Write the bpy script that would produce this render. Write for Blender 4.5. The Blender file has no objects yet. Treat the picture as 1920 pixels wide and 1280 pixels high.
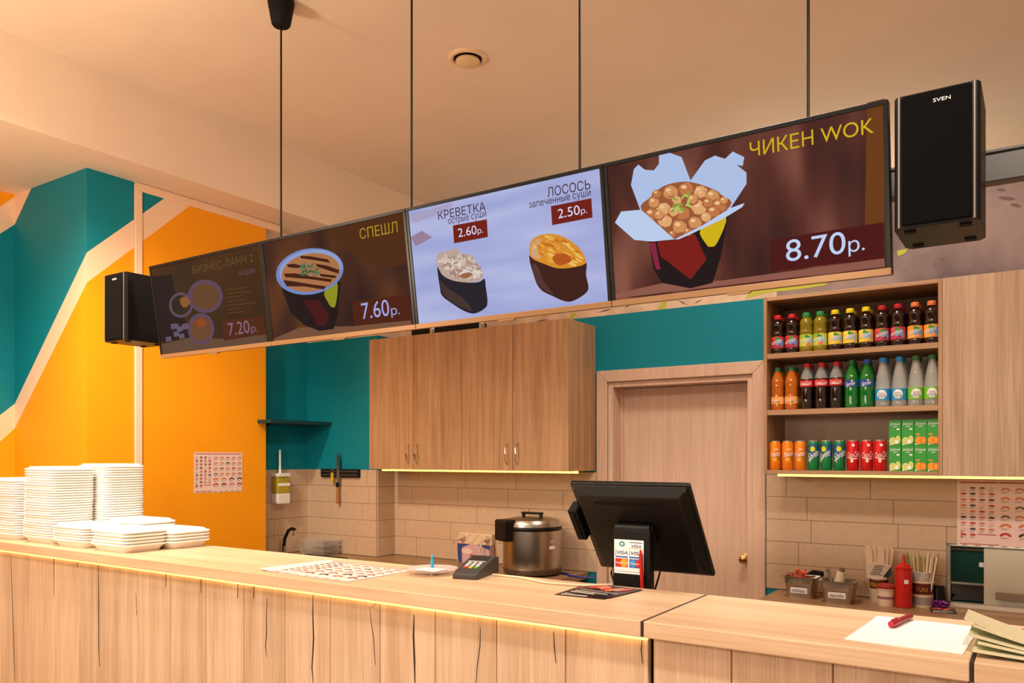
import bpy, bmesh, math, random
from mathutils import Vector, Matrix
from mathutils.geometry import tessellate_polygon, delaunay_2d_cdt
random.seed(7)
D = bpy.data
S = bpy.context.scene
COL = S.collection
# ------------------------------------------------------------------ camera
F_PX, CX, CY, H = 1496.0, 960.0, 855.0, 1.6
TH = math.radians(33.63)
cam_d = D.cameras.new('camera'); cam = D.objects.new('camera', cam_d); COL.objects.link(cam)
cam_d.sensor_width = 36.0; cam_d.lens = F_PX / 1920 * 36.0
cam_d.shift_y = (CY - 640) / 1920.0
cam_d.clip_start = 0.05
cam.location = (0, 0, H); cam.rotation_euler = (math.pi/2, 0, TH)
S.camera = cam
# ------------------------------------------------------------------ light
S.view_settings.view_transform = 'Standard'; S.view_settings.look = 'None'
S.view_settings.gamma = 1.0; S.view_settings.use_curve_mapping = False
S.view_settings.exposure = 0.0
W = D.worlds.new('world'); S.world = W; W.use_nodes = True
W.node_tree.nodes['Background'].inputs[0].default_value = (1.0, 0.93, 0.86, 1)   # dull daylight through the open shop front behind the guests
W.node_tree.nodes['Background'].inputs[1].default_value = 0.42
def lamp(name, kind, loc, energy, color, target=None, **kw):
    l = D.lights.new(name, kind); l.energy = energy; l.color = color
    for k, v in kw.items(): setattr(l, k, v)
    o = D.objects.new(name, l); COL.objects.link(o); o.location = loc
    if target is not None:
        o.rotation_euler = (Vector(target) - Vector(loc)).to_track_quat('-Z', 'Y').to_euler()
    return o
WARM = (1.0, 0.82, 0.62); NEUT = (1.0, 0.89, 0.77)
# track spots on the ceiling over the guests' side of the bar
for (x, y, e, tx, ty, tz, c) in ((-3.35, 1.35, 230, -3.6, 2.1, 1.2, WARM), (-2.3, 0.95, 82, -2.5, 1.8, 1.1, WARM),
                              (-1.1, 0.75, 80, -1.2, 1.8, 1.0, NEUT), (0.1, 0.75, 120, -0.2, 1.9, 1.0, NEUT)):
    lamp('track_spot', 'SPOT', (x, y, 3.45), e, c, (tx, ty, tz), spot_size=math.radians(105), spot_blend=0.8, shadow_soft_size=0.08)
# unseen point lamps added to brighten ceiling and soffit; below, the kitchen aisle lamp
for (x, y, z, e) in ((-3.0, 0.75, 2.3, 70), (-0.9, -0.3, 2.0, 45), (-2.4, -1.6, 2.2, 40)):
    lamp('added_ceiling_fill', 'POINT', (x, y, z), e, WARM, shadow_soft_size=0.15)
lamp('added_rear_fill', 'POINT', (-1.2, 5.9, 2.5), 45, WARM, shadow_soft_size=0.2)  # unseen point lamp added behind the partition to even out the ceiling light
lamp('aisle_lamp', 'AREA', (-0.9, 2.85, 3.5), 36, NEUT, (-0.7, 3.05, 0), shape='DISK', size=0.5)
# ------------------------------------------------------------------ pixel helpers
_s, _c = math.sin(TH), math.cos(TH)
def ray(x, y):
    a = (x - CX) / F_PX; b = (CY - y) / F_PX
    return Vector((a*_c - _s, a*_s + _c, b))
CAMP = Vector((0, 0, H))
def onY(p, Y):
    d = ray(*p); return CAMP + d * (Y / d.y)
def onX(p, X):
    d = ray(*p); return CAMP + d * (X / d.x)
def onZ(p, Z):
    d = ray(*p); return CAMP + d * ((Z - H) / d.z)
def Zm(ox, oy, s):
    return lambda x, y: (ox + x / s, oy + y / s)
# ------------------------------------------------------------------ materials
def lin(c):
    return tuple(((v/255)/12.92 if v/255 <= .04045 else ((v/255+.055)/1.055)**2.4) for v in c)
MC = {}
def mat(name, rgb, rough=0.5, metal=0.0, spec=0.5, emit=0.0, noise=0.0, nscale=20, coat=0.0, trans=0.0, bump=0.0, alpha=1.0):
    if name in MC: return MC[name]
    m = D.materials.new(name); m.use_nodes = True; MC[name] = m
    nt = m.node_tree; b = nt.nodes['Principled BSDF']
    col = lin(rgb) + (1,)
    b.inputs['Base Color'].default_value = col
    b.inputs['Roughness'].default_value = rough; b.inputs['Metallic'].default_value = metal
    b.inputs['Specular IOR Level'].default_value = spec; b.inputs['Coat Weight'].default_value = coat
    b.inputs['Transmission Weight'].default_value = trans; b.inputs['Alpha'].default_value = alpha
    if emit:
        b.inputs['Emission Color'].default_value = col; b.inputs['Emission Strength'].default_value = emit
    if noise or bump:
        tc = nt.nodes.new('ShaderNodeTexCoord'); n = nt.nodes.new('ShaderNodeTexNoise')
        n.inputs['Scale'].default_value = nscale; n.inputs['Detail'].default_value = 5
        nt.links.new(tc.outputs['Object'], n.inputs['Vector'])
        if noise:
            r = nt.nodes.new('ShaderNodeValToRGB')
            r.color_ramp.elements[0].position = .3; r.color_ramp.elements[1].position = .7
            r.color_ramp.elements[0].color = tuple(v*(1-noise) for v in col[:3]) + (1,)
            r.color_ramp.elements[1].color = tuple(min(1, v*(1+noise*.6)) for v in col[:3]) + (1,)
            nt.links.new(n.outputs['Fac'], r.inputs['Fac']); nt.links.new(r.outputs['Color'], b.inputs['Base Color'])
        if bump:
            bp = nt.nodes.new('ShaderNodeBump'); bp.inputs['Strength'].default_value = bump; bp.inputs['Distance'].default_value = .002
            nt.links.new(n.outputs['Fac'], bp.inputs['Height']); nt.links.new(bp.outputs['Normal'], b.inputs['Normal'])
    return m
def emat(name, rgb, s=1.0):
    """a lit pixel area of a display"""
    if name in MC: return MC[name]
    m = D.materials.new(name); m.use_nodes = True; MC[name] = m
    b = m.node_tree.nodes['Principled BSDF']
    b.inputs['Base Color'].default_value = (.004, .004, .004, 1); b.inputs['Roughness'].default_value = .4
    b.inputs['Specular IOR Level'].default_value = 0.0
    b.inputs['Emission Color'].default_value = lin(rgb) + (1,); b.inputs['Emission Strength'].default_value = s
    return m
def emat_noise(name, cols, scale=3.0, stretch=(1, 1, 1)):
    m = emat(name, cols[0]); nt = m.node_tree; b = nt.nodes['Principled BSDF']
    tc = nt.nodes.new('ShaderNodeTexCoord'); mp = nt.nodes.new('ShaderNodeMapping'); n = nt.nodes.new('ShaderNodeTexNoise'); r = nt.nodes.new('ShaderNodeValToRGB')
    mp.inputs['Scale'].default_value = stretch; n.inputs['Scale'].default_value = scale; n.inputs['Detail'].default_value = 1.5
    nt.links.new(tc.outputs['Object'], mp.inputs['Vector']); nt.links.new(mp.outputs['Vector'], n.inputs['Vector']); nt.links.new(n.outputs['Fac'], r.inputs['Fac'])
    el = r.color_ramp.elements
    while len(el) < len(cols): el.new(.5)
    for i, c in enumerate(cols):
        el[i].position = .3 + .4 * i / (len(cols)-1); el[i].color = lin(c) + (1,)
    nt.links.new(r.outputs['Color'], b.inputs['Emission Color'])
    return m
def wood(name, light, dark, axis='z', fine=1.0, rough=.5, vary=.12):
    """grain stretched along one axis, shifted per object"""
    m = D.materials.new(name); m.use_nodes = True; MC[name] = m
    nt = m.node_tree; b = nt.nodes['Principled BSDF']; N = nt.nodes.new; L = nt.links.new
    tc = N('ShaderNodeTexCoord'); oi = N('ShaderNodeObjectInfo')
    add = N('ShaderNodeVectorMath'); add.operation = 'ADD'
    mul = N('ShaderNodeVectorMath'); mul.operation = 'SCALE'; mul.inputs['Scale'].default_value = 7.3
    cb = N('ShaderNodeCombineXYZ')
    for i in range(3): L(oi.outputs['Random'], cb.inputs[i])
    L(cb.outputs[0], mul.inputs[0]); L(tc.outputs['Object'], add.inputs[0]); L(mul.outputs[0], add.inputs[1])
    mp = N('ShaderNodeMapping'); L(add.outputs[0], mp.inputs['Vector'])
    sc = {'x': (1.2, 26, 26), 'y': (26, 1.2, 26), 'z': (26, 26, 1.2)}[axis]
    mp.inputs['Scale'].default_value = tuple(v*fine for v in sc)
    n1 = N('ShaderNodeTexNoise'); n1.inputs['Scale'].default_value = 1.0; n1.inputs['Detail'].default_value = 6; n1.inputs['Distortion'].default_value = .6
    L(mp.outputs[0], n1.inputs['Vector'])
    mp2 = N('ShaderNodeMapping'); L(add.outputs[0], mp2.inputs['Vector'])
    sc2 = {'x': (4, 260, 260), 'y': (260, 4, 260), 'z': (260, 260, 4)}[axis]; mp2.inputs['Scale'].default_value = sc2
    n2 = N('ShaderNodeTexNoise'); n2.inputs['Scale'].default_value = 1.0; n2.inputs['Detail'].default_value = 3
    L(mp2.outputs[0], n2.inputs['Vector'])
    mix = N('ShaderNodeMath'); mix.operation = 'MULTIPLY_ADD'; mix.inputs[1].default_value = .45; L(n2.outputs['Fac'], mix.inputs[0])
    m2 = N('ShaderNodeMath'); m2.operation = 'MULTIPLY'; m2.inputs[1].default_value = .6; L(n1.outputs['Fac'], m2.inputs[0]); L(m2.outputs[0], mix.inputs[2])
    r = N('ShaderNodeValToRGB'); L(mix.outputs[0], r.inputs['Fac'])
    r.color_ramp.elements[0].position = .36; r.color_ramp.elements[0].color = lin(dark) + (1,)
    r.color_ramp.elements[1].position = .66; r.color_ramp.elements[1].color = lin(light) + (1,)
    hs = N('ShaderNodeHueSaturation'); L(r.outputs['Color'], hs.inputs['Color'])
    mr = N('ShaderNodeMapRange'); mr.inputs['To Min'].default_value = 1 - vary; mr.inputs['To Max'].default_value = 1 + vary*.6
    L(oi.outputs['Random'], mr.inputs['Value']); L(mr.outputs[0], hs.inputs['Value'])
    L(hs.outputs[0], b.inputs['Base Color']); b.inputs['Roughness'].default_value = rough
    bp = N('ShaderNodeBump'); bp.inputs['Strength'].default_value = .15; bp.inputs['Distance'].default_value = .001
    L(n2.outputs['Fac'], bp.inputs['Height']); L(bp.outputs[0], b.inputs['Normal'])
    return m
# ------------------------------------------------------------------ mesh helper
class G:
    def __init__(s): s.v = []; s.f = []; s.m = []
    def add(s, vs, fs, mi=0):
        o = len(s.v); s.v += [tuple(v) for v in vs]
        for f in fs: s.f.append(tuple(i+o for i in f)); s.m.append(mi)
        return s
    def box(s, x0, x1, y0, y1, z0, z1, mi=0):
        vs = [(x, y, z) for z in (z0, z1) for y in (y0, y1) for x in (x0, x1)]
        return s.add(vs, [(0, 2, 3, 1), (4, 5, 7, 6), (0, 1, 5, 4), (2, 6, 7, 3), (0, 4, 6, 2), (1, 3, 7, 5)], mi)
    def hexa(s, bot, top, mi=0):
        return s.add(list(bot) + list(top), [(3, 2, 1, 0), (4, 5, 6, 7)] + [(i, (i+1) % 4, 4+(i+1) % 4, 4+i) for i in range(4)], mi)
    def lathe(s, prof, n=20, c=(0, 0, 0), mi=0, a0=0):
        vs = []; fs = []
        for r, z in prof:
            for k in range(n):
                a = a0 + 2*math.pi*k/n; vs.append((c[0]+r*math.cos(a), c[1]+r*math.sin(a), c[2]+z))
        for i in range(len(prof)-1):
            for k in range(n): fs.append((i*n+k, i*n+(k+1) % n, (i+1)*n+(k+1) % n, (i+1)*n+k))
        if prof[0][0] > 1e-6: fs.append(tuple(reversed(range(n))))
        if prof[-1][0] > 1e-6: fs.append(tuple((len(prof)-1)*n+k for k in range(n)))
        return s.add(vs, fs, mi)
    def tube(s, path, r, n=8, mi=0, taper=None):
        P = [Vector(p) for p in path]; vs = []; fs = []
        for i, p in enumerate(P):
            t = (P[min(i+1, len(P)-1)] - P[max(i-1, 0)]).normalized()
            u = t.cross(Vector((0, 0, 1)));
            if u.length < 1e-3: u = t.cross(Vector((1, 0, 0)))
            u.normalize(); w = t.cross(u); rr = r if taper is None else taper[i]
            for k in range(n):
                a = 2*math.pi*k/n; vs.append(p + u*rr*math.cos(a) + w*rr*math.sin(a))
        for i in range(len(P)-1):
            for k in range(n): fs.append((i*n+k, i*n+(k+1) % n, (i+1)*n+(k+1) % n, (i+1)*n+k))
        fs.append(tuple(reversed(range(n)))); fs.append(tuple((len(P)-1)*n+k for k in range(n)))
        return s.add(vs, fs, mi)
    def prism(s, poly, h0, h1, fn=lambda a, b, h: (a, b, h), mi=0):
        n = len(poly); tri = tessellate_polygon([[Vector((a, b, 0)) for a, b in poly]])
        vs = [fn(a, b, h0) for a, b in poly] + [fn(a, b, h1) for a, b in poly]
        fs = [tuple(reversed(t)) for t in tri] + [tuple(i+n for i in t) for t in tri] + [(i, (i+1) % n, n+(i+1) % n, n+i) for i in range(n)]
        return s.add(vs, fs, mi)
    def flat(s, pts, mi=0):
        """polygon of 3-D points (planar)"""
        P = [Vector(p) for p in pts]
        tri = tessellate_polygon([P]); return s.add(P, [tuple(t) for t in tri], mi)
    def move(s, d):
        s.v = [(a+d[0], b+d[1], c+d[2]) for a, b, c in s.v]; return s
    def xf(s, M):
        s.v = [tuple(M @ Vector(v)) for v in s.v]; return s
    def mesh(s, name, mats, bevel=0, smooth=False, seg=2, recalc=True):
        me = D.meshes.new(name); me.from_pydata(s.v, [], s.f)
        for m in (mats if isinstance(mats, (list, tuple)) else [mats]): me.materials.append(m)
        for p, i in zip(me.polygons, s.m): p.material_index = i
        bm = bmesh.new(); bm.from_mesh(me)
        if recalc: bmesh.ops.recalc_face_normals(bm, faces=bm.faces)
        if bevel:
            es = [e for e in bm.edges if len(e.link_faces) == 2 and e.calc_face_angle(0) > .5]
            bmesh.ops.bevel(bm, geom=es, offset=bevel, segments=seg, affect='EDGES', profile=.5, clamp_overlap=True)
        bm.to_mesh(me); bm.free()
        if smooth:
            me.shade_smooth(); me.set_sharp_from_angle(angle=math.radians(38))
        return me
    def obj(s, name, mats, parent=None, loc=None, **kw):
        o = D.objects.new(name, s.mesh(name, mats, **kw)); COL.objects.link(o)
        if parent is not None: o.parent = parent
        if loc is not None: o.location = loc
        return o
def tag(o, label, cat, group=None):
    o['label'] = label; o['category'] = cat
    if group: o['group'] = group
    return o
def thing(name, loc, label, cat, group=None, rot=(0, 0, 0)):
    o = D.objects.new(name, None); COL.objects.link(o); o.location = loc; o.rotation_euler = rot
    o.empty_display_size = .05
    return tag(o, label, cat, group)
def struct(o): o['kind'] = 'structure'; return o
def dup(root, loc, label=None, group=None, rotz=None):
    r = root.copy(); COL.objects.link(r); r.location = loc
    if rotz is not None: r.rotation_euler = (0, 0, rotz)
    if label: r['label'] = label
    if group: r['group'] = group
    for ch in list(root.children):
        c = ch.copy(); COL.objects.link(c); c.parent = r
        for g in list(ch.children):
            d = g.copy(); COL.objects.link(d); d.parent = c
    return r
_T = {}
def text2d(body, bold=0.0, shear=0.0):
    """triangulated outline of a text: verts in 0..1 of its own width / cap height"""
    k = (body, bold, shear)
    if k in _T: return _T[k]
    cu = D.curves.new('lettering', 'FONT'); cu.body = body; cu.size = 1; cu.offset = bold; cu.shear = shear; cu.resolution_u = 4; cu.fill_mode = 'NONE'
    o = D.objects.new('lettering_tmp', cu); COL.objects.link(o)
    dg = bpy.context.evaluated_depsgraph_get(); me = o.evaluated_get(dg).to_mesh()
    V = [Vector((v.co.x, v.co.y)) for v in me.vertices]; ed = [tuple(e.vertices) for e in me.edges]
    o.evaluated_get(dg).to_mesh_clear(); D.objects.remove(o); D.curves.remove(cu)
    # glyph contours may overlap: triangulate everything, keep what winds round at least once
    dirs = []
    for i, j in ed: dirs.append((i, j) if j == i+1 else ((i, j) if j < i and i-j > 1 else ((j, i) if j == i-1 else (j, i))))
    res = delaunay_2d_cdt(V, ed, [], 0, 1e-6)
    vs = [(v.x, v.y) for v in res[0]]; fs = []
    segs = [(V[i].x, V[i].y, V[j].x, V[j].y) for i, j in dirs]
    for f in res[2]:
        cx_ = sum(vs[i][0] for i in f)/len(f); cy_ = sum(vs[i][1] for i in f)/len(f); wn = 0
        for ax, ay, bx, by in segs:
            if (ay <= cy_) != (by <= cy_):
                if ax + (cy_-ay)/(by-ay)*(bx-ax) > cx_: wn += 1 if by > ay else -1
        if wn: fs.append(tuple(f))
    x0 = min(v[0] for v in vs); x1 = max(v[0] for v in vs); y1 = max(v[1] for v in vs)
    _T[k] = ([((a-x0)/(x1-x0), b/y1) for a, b in vs], fs, (x1-x0)/y1); return _T[k]
def g_text(g, body, fn, mi=0, bold=0.0, shear=0.0):
    vs, fs, _ = text2d(body, bold, shear); g.add([fn(a, b) for a, b in vs], fs, mi)
# ------------------------------------------------------------------ palette
M_CEIL = mat('peach_plaster', (240, 218, 196), .9, noise=.03, nscale=3)
M_SOFF = mat('peach_plaster_low', (240, 218, 196), .9, noise=.03, nscale=3)
M_TEAL = mat('teal_paint', (0, 132, 150), .6, noise=.05, nscale=60, spec=.3)
M_ORNG = mat('orange_paint', (255, 166, 12), .6, noise=.03, nscale=60, spec=.3)
M_CREAM = mat('cream_paint', (250, 214, 182), .6, spec=.3)
M_FLOOR = mat('floor_tile', (190, 170, 148), .45, noise=.15, nscale=5)
M_OAKC = wood('oak_top', (236, 206, 172), (212, 174, 136), 'x', .8, .38)
M_OAKP = wood('oak_plank', (228, 200, 172), (190, 156, 124), 'z', .7, .55)
M_CAB = wood('sonoma_oak', (190, 148, 108), (144, 106, 74), 'z', 1.0, .5, .06)
M_CABX = wood('sonoma_oak_cross', (190, 148, 108), (150, 112, 80), 'x', 1.0, .5, .06)
M_WT = wood('worktop_oak', (176, 136, 98), (132, 98, 68), 'x', .8, .35, .05)
M_DOOR = wood('door_veneer', (220, 186, 162), (200, 164, 140), 'z', 1.6, .55, .02)
M_TILE = mat('beige_tile', (204, 176, 148), .45, noise=.07, nscale=40)
M_GROUT = mat('tile_grout', (178, 150, 124), .9)
M_BLACK = mat('black_plastic', (11, 10, 10), .4, spec=.3)
M_BLACKM = mat('black_matt', (12, 11, 11), .7, spec=.25)
M_GRILLE = mat('speaker_cloth', (11, 10, 10), .95, spec=.1, bump=.5, nscale=900)
M_STEEL = mat('brushed_steel', (186, 180, 170), .28, 1.0)
M_CHROME = mat('chrome', (220, 216, 210), .12, 1.0)
M_BRASS = mat('brass', (190, 150, 90), .25, 1.0)
M_GREYM = mat('dark_metal', (96, 94, 92), .45, .7)
M_WHITE = mat('white_plastic', (240, 236, 230), .4)
M_FOAM = mat('white_foam', (250, 244, 238), .7)
M_PAPER = mat('white_paper', (248, 246, 246), .8)
M_PINK = mat('menu_paper', (244, 216, 212), .5)
M_RED = mat('red_plastic', (190, 24, 18), .35)
M_INK = mat('dark_ink', (40, 34, 40), .7)
# LED strips
def ledmat(n, s):
    m = mat(n, (240, 200, 120), .5); b = m.node_tree.nodes['Principled BSDF']
    b.inputs['Emission Color'].default_value = (1.0, .56, .10, 1); b.inputs['Emission Strength'].default_value = s; return m
M_LED = ledmat('yellow_led', 4.0)
M_LEDC = ledmat('yellow_led_counter', 4.5)
# ================================================================== THE ROOM
ZL, ZH = 3.14, 3.55            # low ceiling on the side, high ceiling
XD, YP, XL, XS = -4.25, 2.29, -5.04, -4.364
YB, YBL, XC = 4.10, 3.925, -3.69
XSOF = -3.97
YFAR = 7.6                     # the hall's own end wall, beyond the partition
struct(G().box(XL-.2, 3.0, -3.6, YFAR, -.1, 0).obj('floor', M_FLOOR))
struct(G().box(XSOF, 3.0, -3.6, YFAR, ZH, ZH+.1).obj('ceiling', M_CEIL))
struct(G().box(XL-.2, XSOF, -3.6, YFAR, ZL, ZH+.1).obj('trim_1', M_SOFF))
struct(G().box(2.9, 3.0, -3.6, YFAR, 0, ZH).obj('wall_right', M_CREAM))
struct(G().box(XL-.2, 3.0, YFAR, YFAR+.1, 0, ZH).obj('wall_far', M_CEIL))
# back wall: opening for the door and the serving hatch
DX0, DX1, DZ1 = -2.068, -1.239, 2.022
HX0, HX1, HZ0, HZ1 = -.362, .42, .945, 1.203
TT, WP = 2.405, 2.80           # top of the teal paint, top of the wallpaper
def paper_mat():
    m = mat('grey_wallpaper', (150, 132, 128), .85); nt = m.node_tree; b = nt.nodes['Principled BSDF']; N = nt.nodes.new; L = nt.links.new
    tc = N('ShaderNodeTexCoord')
    n = N('ShaderNodeTexNoise'); n.inputs['Scale'].default_value = 2.2; n.inputs['Detail'].default_value = 6; L(tc.outputs['Object'], n.inputs['Vector'])
    r = N('ShaderNodeValToRGB'); L(n.outputs['Fac'], r.inputs['Fac'])
    r.color_ramp.elements[0].position = .42; r.color_ramp.elements[0].color = lin((112, 98, 98)) + (1,)
    r.color_ramp.elements[1].position = .6; r.color_ramp.elements[1].color = lin((158, 138, 134)) + (1,)
    L(r.outputs[0], b.inputs['Base Color']); return m
M_WPAP = paper_mat()
M_WPAPL = mat('cream_wallpaper', (226, 198, 170), .85, noise=.22, nscale=9)
M_LIME = mat('lime_print', (186, 190, 70), .85)
M_DKPR = mat('dark_print', (116, 100, 96), .85, noise=.2, nscale=14)
g = G()
T = .22
def wallrect(g, x0, x1, z0, z1, mi): g.box(x0, x1, YB, YB+T, z0, z1, mi)
for x0, x1, z0, z1, mi in ((-5.2, DX0, 0, TT, 0), (DX1, HX0, 0, TT, 0), (DX0, DX1, DZ1, TT, 0), (HX0, HX1, 0, HZ0, 0), (HX0, HX1, HZ1, TT, 0), (HX1, 2.9, 0, TT, 0),
                           (-5.2, -1.12, TT, WP, 1), (-1.12, 2.9, TT, WP, 2)):
    wallrect(g, x0, x1, z0, z1, mi)
# printed leaves and strokes of the wallpaper
def blob(pts, mi, dy): g.flat([(p.x, YB-dy, p.z) for p in (onY(q, YB) for q in pts)], mi)
blob([(1398, 560), (1404, 548), (1420, 543), (1470, 533), (1540, 526), (1560, 522), (1548, 534), (1500, 542), (1440, 548), (1418, 554)], 4, .0008)
blob([(1234, 580), (1243, 562), (1252, 560), (1247, 578)], 4, .0008)
blob([(1068, 597), (1073, 586), (1080, 588), (1074, 600)], 4, .0008)
blob([(1682, 470), (1702, 466), (1698, 474), (1684, 480)], 4, .0008)
for q in ((1120, 586, 1150, 578), (1300, 570, 1318, 560), (1000, 604, 1030, 598), (1170, 578, 1186, 568), (1270, 562, 1290, 572)):
    blob([(q[0], q[1]), ((q[0]+q[2])/2, (q[1]+q[3])/2-1.5), (q[2], q[3]), ((q[0]+q[2])/2, (q[1]+q[3])/2+1.5)], 5, .0006)
for q in ((1888, 372, 16, 4), (1878, 356, 9, 3), (1905, 385, 10, 4), (1768, 486, 5, 2)):
    blob([(q[0]+q[2]*math.cos(a*.7), q[1]+q[3]*math.sin(a*.7+.4)) for a in range(9)], 5, .0006)
wall_back = struct(g.obj('wall_back', [M_TEAL, M_WPAPL, M_WPAP, M_CEIL, M_LIME, M_DKPR], recalc=True))
# stepped-out section behind the sink and the side wall there
wall_step = struct(G().box(-5.2, XC, YBL, YB, 0, TT, 0).box(-5.2, XC, YBL, YB, TT, WP, 1).obj('wall_step', [M_TEAL, M_CEIL]))
wall_side = struct(G().box(-5.2, XS, 3.40, YBL, 0, 2.62, 0).box(-5.2, XS, 3.40, YBL, 2.62, ZL, 1).obj('wall_side', [M_TEAL, M_SOFF]))
# mural on the left wall, the pillar front and the pillar side
def mural_poly(pts, fn): return [fn(p) for p in pts]
g = G()
fl = lambda p: onX(p, XL)
# left wall (big box behind, painted polygons in front by a hair)
LW_Y0 = -3.6
def lw(p_list, mi):
    g.flat([(XL, q[0], q[1]) for q in p_list], mi)
def yz(p): v = onX(p, XL); return (v.y, v.z)
o1, o2 = yz((0, 389)), yz((28.9, 369)); w1, w2 = yz((0, 439)), yz((28.9, 421)); b1, b2 = yz((0, 779)), yz((28.9, 757)); c1, c2 = yz((0, 829)), yz((28.9, 803))
ext = lambda a, b, Y: (Y, a[1] + (b[1]-a[1])*(Y-a[0])/(b[0]-a[0]))
YE = 1.2
lw([ext(o1, o2, YE), (YP, o2[1]), (YP, ZL), (YE, ZL)], 1)
lw([ext(w1, w2, YE), (YP, w2[1]), (YP, o2[1]), ext(o1, o2, YE)], 2)
lw([ext(b1, b2, YE), (YP, b2[1]), (YP, w2[1]), ext(w1, w2, YE)], 0)
lw([ext(c1, c2, YE), (YP, c2[1]), (YP, b2[1]), ext(b1, b2, YE)], 2)
lw([(YE, 0), (YP, 0), (YP, c2[1]), ext(c1, c2, YE)], 1)
lw([(LW_Y0, 0), (YE, 0), (YE, ZL), (LW_Y0, ZL)], 2)
struct(g.obj('wall_left', [M_TEAL, M_ORNG, M_CREAM], recalc=False))
g = G()
def pf(pts, mi): g.flat([(p.x, YP, p.z) for p in (q if isinstance(q, Vector) else onY(q, YP) for q in pts)], mi)
V3 = lambda x, z: Vector((x, YP, z))
zz = lambda p: onY(p, YP).z
xw = onY((58.6, 355), YP).x
pf([V3(XL, ZL), V3(XL, w2[1]), V3(xw, ZL)], 2)
zA, zB = zz((161.8, 473.5)), zz((161.8, 530))
pf([V3(xw, ZL), V3(XL, w2[1]), V3(XL, b2[1]), V3(XD, zA), V3(XD, ZL)], 0)
pf([V3(XL, b2[1]), V3(XL, c2[1]), V3(XD, zB), V3(XD, zA)], 2)
pf([V3(XL, c2[1]), V3(XL, 0), V3(XD, 0), V3(XD, zB)], 1)
# pillar side, facing the bar
YDOOR = 2.555
sz = lambda p: onX(p, XD).z
def ps(pts, mi): g.flat([(XD, y, z) for y, z in pts], mi)
l_up = lambda Y: zA + (sz((319, 364)) - zA) * (Y - YP) / (onX((319, 364), XD).y - YP)
l_dn = lambda Y: zB + (sz((366, 378)) - zB) * (Y - YP) / (onX((366, 378), XD).y - YP)
ps([(YP, zA), (YDOOR, l_up(YDOOR)), (YDOOR, ZL), (YP, ZL)], 0)
ps([(YP, zB), (YDOOR, l_dn(YDOOR)), (YDOOR, l_up(YDOOR)), (YP, zA)], 2)
ps([(YP, 0), (YDOOR, 0), (YDOOR, l_dn(YDOOR)), (YP, zB)], 1)
g.add([(XD, YDOOR, 0), (XD, YDOOR, ZL), (XS-.02, YDOOR, ZL), (XS-.02, YDOOR, 0)], [(0, 1, 2, 3)], 2)
struct(G().box(XS-.1, XS-.02, YDOOR+.001, 3.40, 0, ZL).obj('wall_recess', M_CREAM))
struct(g.obj('wall_pillar', [M_TEAL, M_ORNG, M_CREAM], recalc=False))
# sliding door panel carrying the mural, hung on a ceiling rail
YD1 = onX((498, 412), XD).y
sd = thing('sliding_door', (XD, YDOOR, 0), 'mural-painted sliding door with white edge strip, orange below a cream stripe', 'door')
g = G(); zt = ZL - .045
def dp(pts, mi): g.flat([(0.002, y-YDOOR, z) for y, z in pts], mi)
def yat(fn, z):     # where a rising line reaches a height
    a, b = fn(YDOOR), fn(YD1); return YDOOR + (z-a)/(b-a)*(YD1-YDOOR)
yu, yd = yat(l_up, zt), yat(l_dn, zt)
Y0 = YDOOR + .045
dp([(Y0, l_up(Y0)), (yu, zt), (Y0, zt)], 0)
dp([(Y0, l_dn(Y0)), (yd, zt), (yu, zt), (Y0, l_up(Y0))], 2)
dp([(Y0, .01), (YD1, .01), (YD1, zt), (yd, zt), (Y0, l_dn(Y0))], 1)
g.box(-.03, .0012, .045, YD1-YDOOR, .01, zt, 1)
g.obj('door_leaf', [M_TEAL, M_ORNG, M_CREAM], sd, recalc=False)
G().box(-.03, .012, .003, .045, .01, zt).obj('edge_strip', M_CREAM, sd, bevel=.003)
RL = onX((527, 417), XD+.012).y - YDOOR
rail = tag(G().box(-.05, .012, 0, RL, -.045, 0).box(-.045, .02, 0, RL, -.012, -.004).obj('door_rail', M_CREAM, loc=(XD, YDOOR+.002, ZL), bevel=.002), 'cream ceiling rail carrying the sliding door', 'rail')
# ------------------------------------------------------------------ tiles on the walls
ROWS = [.931, 1.057, 1.171, 1.282, 1.396, 1.508]
tile_cache = {}
def tile_row(parent, axis, a0, a1, z0, z1, off, face, TL=.39):
    a = a0; k = a0 + off
    while a < a1 - 1e-4:
        b = min(k if k > a + 1e-4 else k + TL, a1)
        if k <= a + 1e-4: k += TL
        w = round(b - a - .002, 4); h = round(z1 - z0 - .002, 4)
        if w > .01:
            key = (axis, w, h)
            if key not in tile_cache:
                gg = G()
                if axis == 'x': gg.box(-w/2, w/2, -.008, 0, -h/2, h/2)
                else: gg.box(0, .008, -w/2, w/2, -h/2, h/2)
                tile_cache[key] = gg.mesh('tile', M_TILE, bevel=.0012, seg=1)
            o = D.objects.new('tile', tile_cache[key]); COL.objects.link(o); o.parent = parent
            c = (a+b)/2
            o.location = (c, face, (z0+z1)/2) if axis == 'x' else (face, c, (z0+z1)/2)
        a = b; k = b + TL if b == k else k
offs = [.20, .10, .31, .16, .02+.2]
for i in range(5):
    z0, z1 = ROWS[i], ROWS[i+1]
    tile_row(wall_back, 'x', XC, -2.137, z0, z1, offs[i], YB)
    tile_row(wall_back, 'x', -1.171, HX0 if z1 < HZ1 + .09 and i < 3 else .8, z0, z1, offs[(i+2) % 5], YB)
    tile_row(wall_step, 'x', XS, XC, z0, z1, offs[(i+1) % 5], YBL)
    tile_row(wall_step, 'y', YBL, YB, z0, z1, .39, XC)
    tile_row(wall_side, 'y', 3.405, YBL-.008, z0, z1, offs[(i+3) % 5], XS)
tile_row(wall_back, 'x', HX0, .8, HZ1+.002, ROWS[3], .2, YB)
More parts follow.
